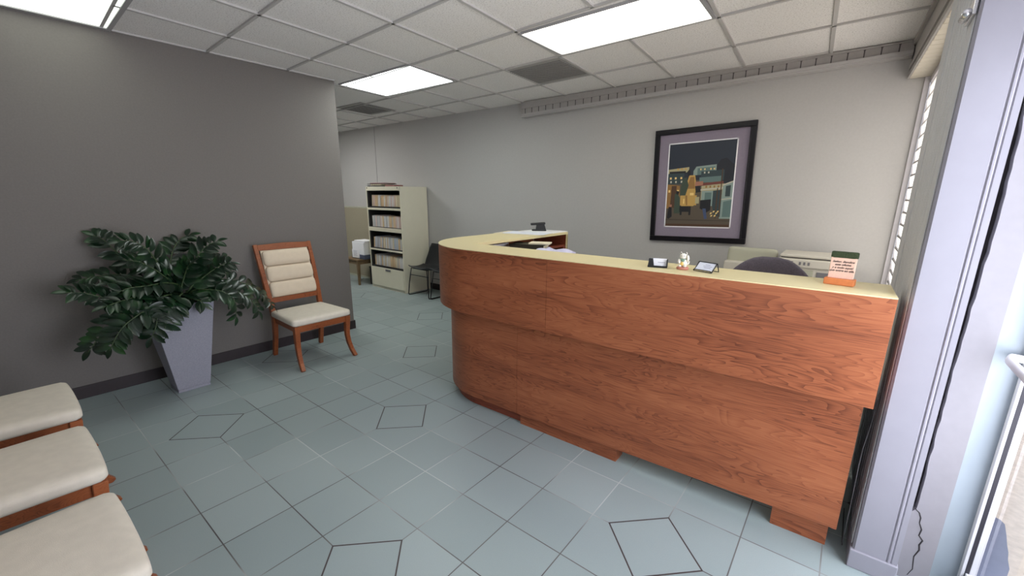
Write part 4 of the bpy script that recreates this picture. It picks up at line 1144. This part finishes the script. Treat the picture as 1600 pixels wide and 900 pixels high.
g2 = [[bm.verts.new((-.125+.25*i/nx, -.105+.21*j/ny, 0)) for j in range(ny+1)] for i in range(nx+1)]
for i in range(nx):
    for j in range(ny):
        bm.faces.new((g[i][j], g[i+1][j], g[i+1][j+1], g[i][j+1])); bm.faces.new((g2[i][j], g2[i][j+1], g2[i+1][j+1], g2[i+1][j]))
for i in range(nx):
    for a, b in ((0, 0), (ny, ny)): bm.faces.new((g[i][a], g[i+1][a], g2[i+1][a], g2[i][a]))
for j in range(ny):
    for a in (0, nx): bm.faces.new((g[a][j], g[a][j+1], g2[a][j+1], g2[a][j]))
o = obj('paper_bundle', bm, M['lavender'], None, True); o.location = (-1.84, 2.87, ZSH+.0205); o.rotation_euler = (0, 0, math.radians(4)); tag(o, 'crumpled lavender papers heaped inside the desk corner', 'papers')
stack('paper_stack', .28, .2, 4, .005, [M['lavender'], M['paper']], -1.83, 2.87, ZSH, 2, 'flat papers under the crumpled lavender papers', 'papers')

# ------------------------------------------------------------------ office chair behind the desk
oc = thing('office_chair', 'dark grey fabric office chair with a rounded back behind the desk', 'office chair', (-.345, 2.93, 0), math.radians(6))
def ob(p):
    x, z = p.x/.265, p.z/.30
    k = 1-.10*max(0, z)**2
    return Vector((p.x*k, p.y+.05*(p.x/.22)**2*-1, p.z-.05*(abs(x)**2.3)*max(0, z)))
bm = B(); rounded(bm, (0, .10, .895), (.53, .085, .60), (.21, .04, .20), 12, ob); obj('backrest', bm, M['office_fabric'], oc, True)
bm = B(); rounded(bm, (0, .36, .47), (.48, .46, .09), (.12, .12, .04), 10); obj('seat', bm, M['office_fabric'], oc, True)
bm = B(); add_tube(bm, [(0, .36, .43), (0, .36, .08)], .028, 14); obj('gas_post', bm, M['black'], oc, True)
bm = B(); add_bar(bm, [(0, .30, .425), (0, .085, .44), (0, .062, .75)], .07, .016); obj('back_bracket', bm, M['black'], oc)
bm = B()
for k in range(5):
    a = 2*PI*k/5+.3; add_tube(bm, [(0, .36, .085), (.13*math.cos(a), .36+.13*math.sin(a), .075), (.26*math.cos(a), .36+.26*math.sin(a), .06)], [.03, .024, .016], 10)
obj('star_base', bm, M['black'], oc, True)
for k in range(5):
    a = 2*PI*k/5+.3; cx_, cy_ = .26*math.cos(a), .36+.26*math.sin(a)
    bm = B(); add_tube(bm, [(cx_-.012, cy_, .026), (cx_+.012, cy_, .026)], .026, 14); obj('caster', bm, M['black'], oc, True)

# ------------------------------------------------------------------ machines on a low stand by the back wall
ST_ = .06
st = thing('printer_stand', 'low beige stand under the printer and the office machine by the back wall', 'stand', (-.46, 4.33, 0))
bm = B(); add_box(bm, -.46, .46, -.20, .24, .76, .79, .003, 1); obj('stand_top', bm, M['machine_olive'], st)
for sx in (-.44, .44):
    for sy in (-.18, .22):
        bm = B(); add_box(bm, sx-.018, sx+.018, sy-.018, sy+.018, 0, .76); obj('leg', bm, M['machine_grey'], st)
p = thing('printer', 'beige desktop printer with three small buttons behind the plaque', 'printer', (-.20, 4.30, .791))
bm = B(); add_box(bm, -.235, .235, -.15, .2, 0, .205, .008, 2); add_box(bm, -.232, .232, -.13, .2, .20, .262, .006, 2); obj('body', bm, M['machine'], p)
v = B(); add_box(v, -.235, .235, -.165, -.05, .20, .272, .01, 2); obj('control_panel', v, M['machine'], p)
bm = B(); add_box(bm, -.225, .23, -.155, .2, .282, .305, .008, 2); obj('scanner_lid', bm, M['machine'], p)
bm = B(); add_box(bm, -.22, .225, -.12, .19, .27, .284); obj('lid_gap', bm, M['machine_grey'], p)
bm = B(); add_box(bm, .045, .235, -.158, -.12, .085, .175); obj('output_slot', bm, M['machine_grey'], p)
bm = B(); add_box(bm, -.22, .02, -.156, -.148, .05, .185, .004, 1); obj('front_door', bm, M['machine_olive'], p)
for k in range(3):
    bm = B(); add_box(bm, -.085+k*.03, -.070+k*.03, -.1685, -.163, .225, .25, .001, 1); obj('button', bm, M['machine_grey'], p)
bm = B(); add_box(bm, -.195, -.125, -.1675, -.163, .245, .251); obj('nameplate', bm, M['machine_grey'], p)
f = thing('office_machine', 'greenish beige machine with a rounded upright panel, left of the printer', 'machine', (-.665, 4.36, .791))
bm = B(); add_box(bm, -.205, .205, -.12, .16, 0, .19, .01, 2); obj('body', bm, M['machine'], f)
bm = B(); rounded(bm, (0, 0, .235), (.40, .075, .155), (.03, .02, .03), 8, lambda q: Matrix.Rotation(-.15, 3, 'X') @ q); obj('upright_panel', bm, M['machine_olive'], f, True)

# ------------------------------------------------------------------ light
wd = bpy.data.worlds.new('World'); sc.world = wd; wd.use_nodes = True
nt = wd.node_tree; bg = nt.nodes['Background']
bg.inputs[0].default_value = (.86, .90, 1.0, 1); bg.inputs[1].default_value = 1.2
def area(name, loc, rot, sx, sy, e, col):
    l = bpy.data.lights.new(name, 'AREA'); l.shape = 'RECTANGLE'; l.size = sx; l.size_y = sy; l.energy = e; l.color = col
    o = bpy.data.objects.new(name, l); COL.objects.link(o); o.location = loc; o.rotation_euler = rot; return o
# daylight entering through the shop front, the right-hand glazing and the louvres
area('daylight_front', (0, YF-.25, 1.5), (math.radians(98), 0, 0), 0.8, 1.7, 3, (.86, .90, 1))
area('daylight_side', (XD+.40, 1.45, 1.35), (math.radians(96), 0, math.radians(90)), 1.7, 1.9, 74, (.86, .90, 1))
area('daylight_louvre', (XW+.35, 3.7, 1.6), (math.radians(108), 0, math.radians(90)), 1.6, 1.6, 17, (1, .97, .92))
su = bpy.data.lights.new('sun', 'SUN'); su.energy = .7; su.angle = math.radians(3); su.color = (1, .95, .88)
so = bpy.data.objects.new('sun', su); COL.objects.link(so); so.rotation_euler = (math.radians(4), math.radians(3), 0)

# ------------------------------------------------------------------ camera
R = Vector((0.7850631405893718, 0.6193548743810849, 0.008683597661258364))
U = Vector((-0.15181468850152474, 0.17880343085930428, 0.9721016579906275))
Wv = Vector((-0.6005232432163947, 0.764479478268274, -0.23439915030462546))
cd = bpy.data.cameras.new('camera'); cam = bpy.data.objects.new('camera', cd); COL.objects.link(cam)
m4 = Matrix((R, U, -Wv)).transposed().to_4x4(); m4.translation = Vector((0, 0, 1.551))
cam.matrix_world = m4
cd.sensor_width = 36; cd.lens = 14.7869; cd.shift_x = -.002725; cd.shift_y = .008546; cd.clip_start = .02
sc.camera = cam
sc.view_settings.view_transform = 'Standard'; sc.view_settings.look = 'None'
sc.view_settings.exposure = .36; sc.view_settings.gamma = 1; sc.view_settings.use_curve_mapping = False
sc.cycles.use_denoising = True
sc.cycles.max_bounces = 10; sc.cycles.diffuse_bounces = 6; sc.cycles.transparent_max_bounces = 12
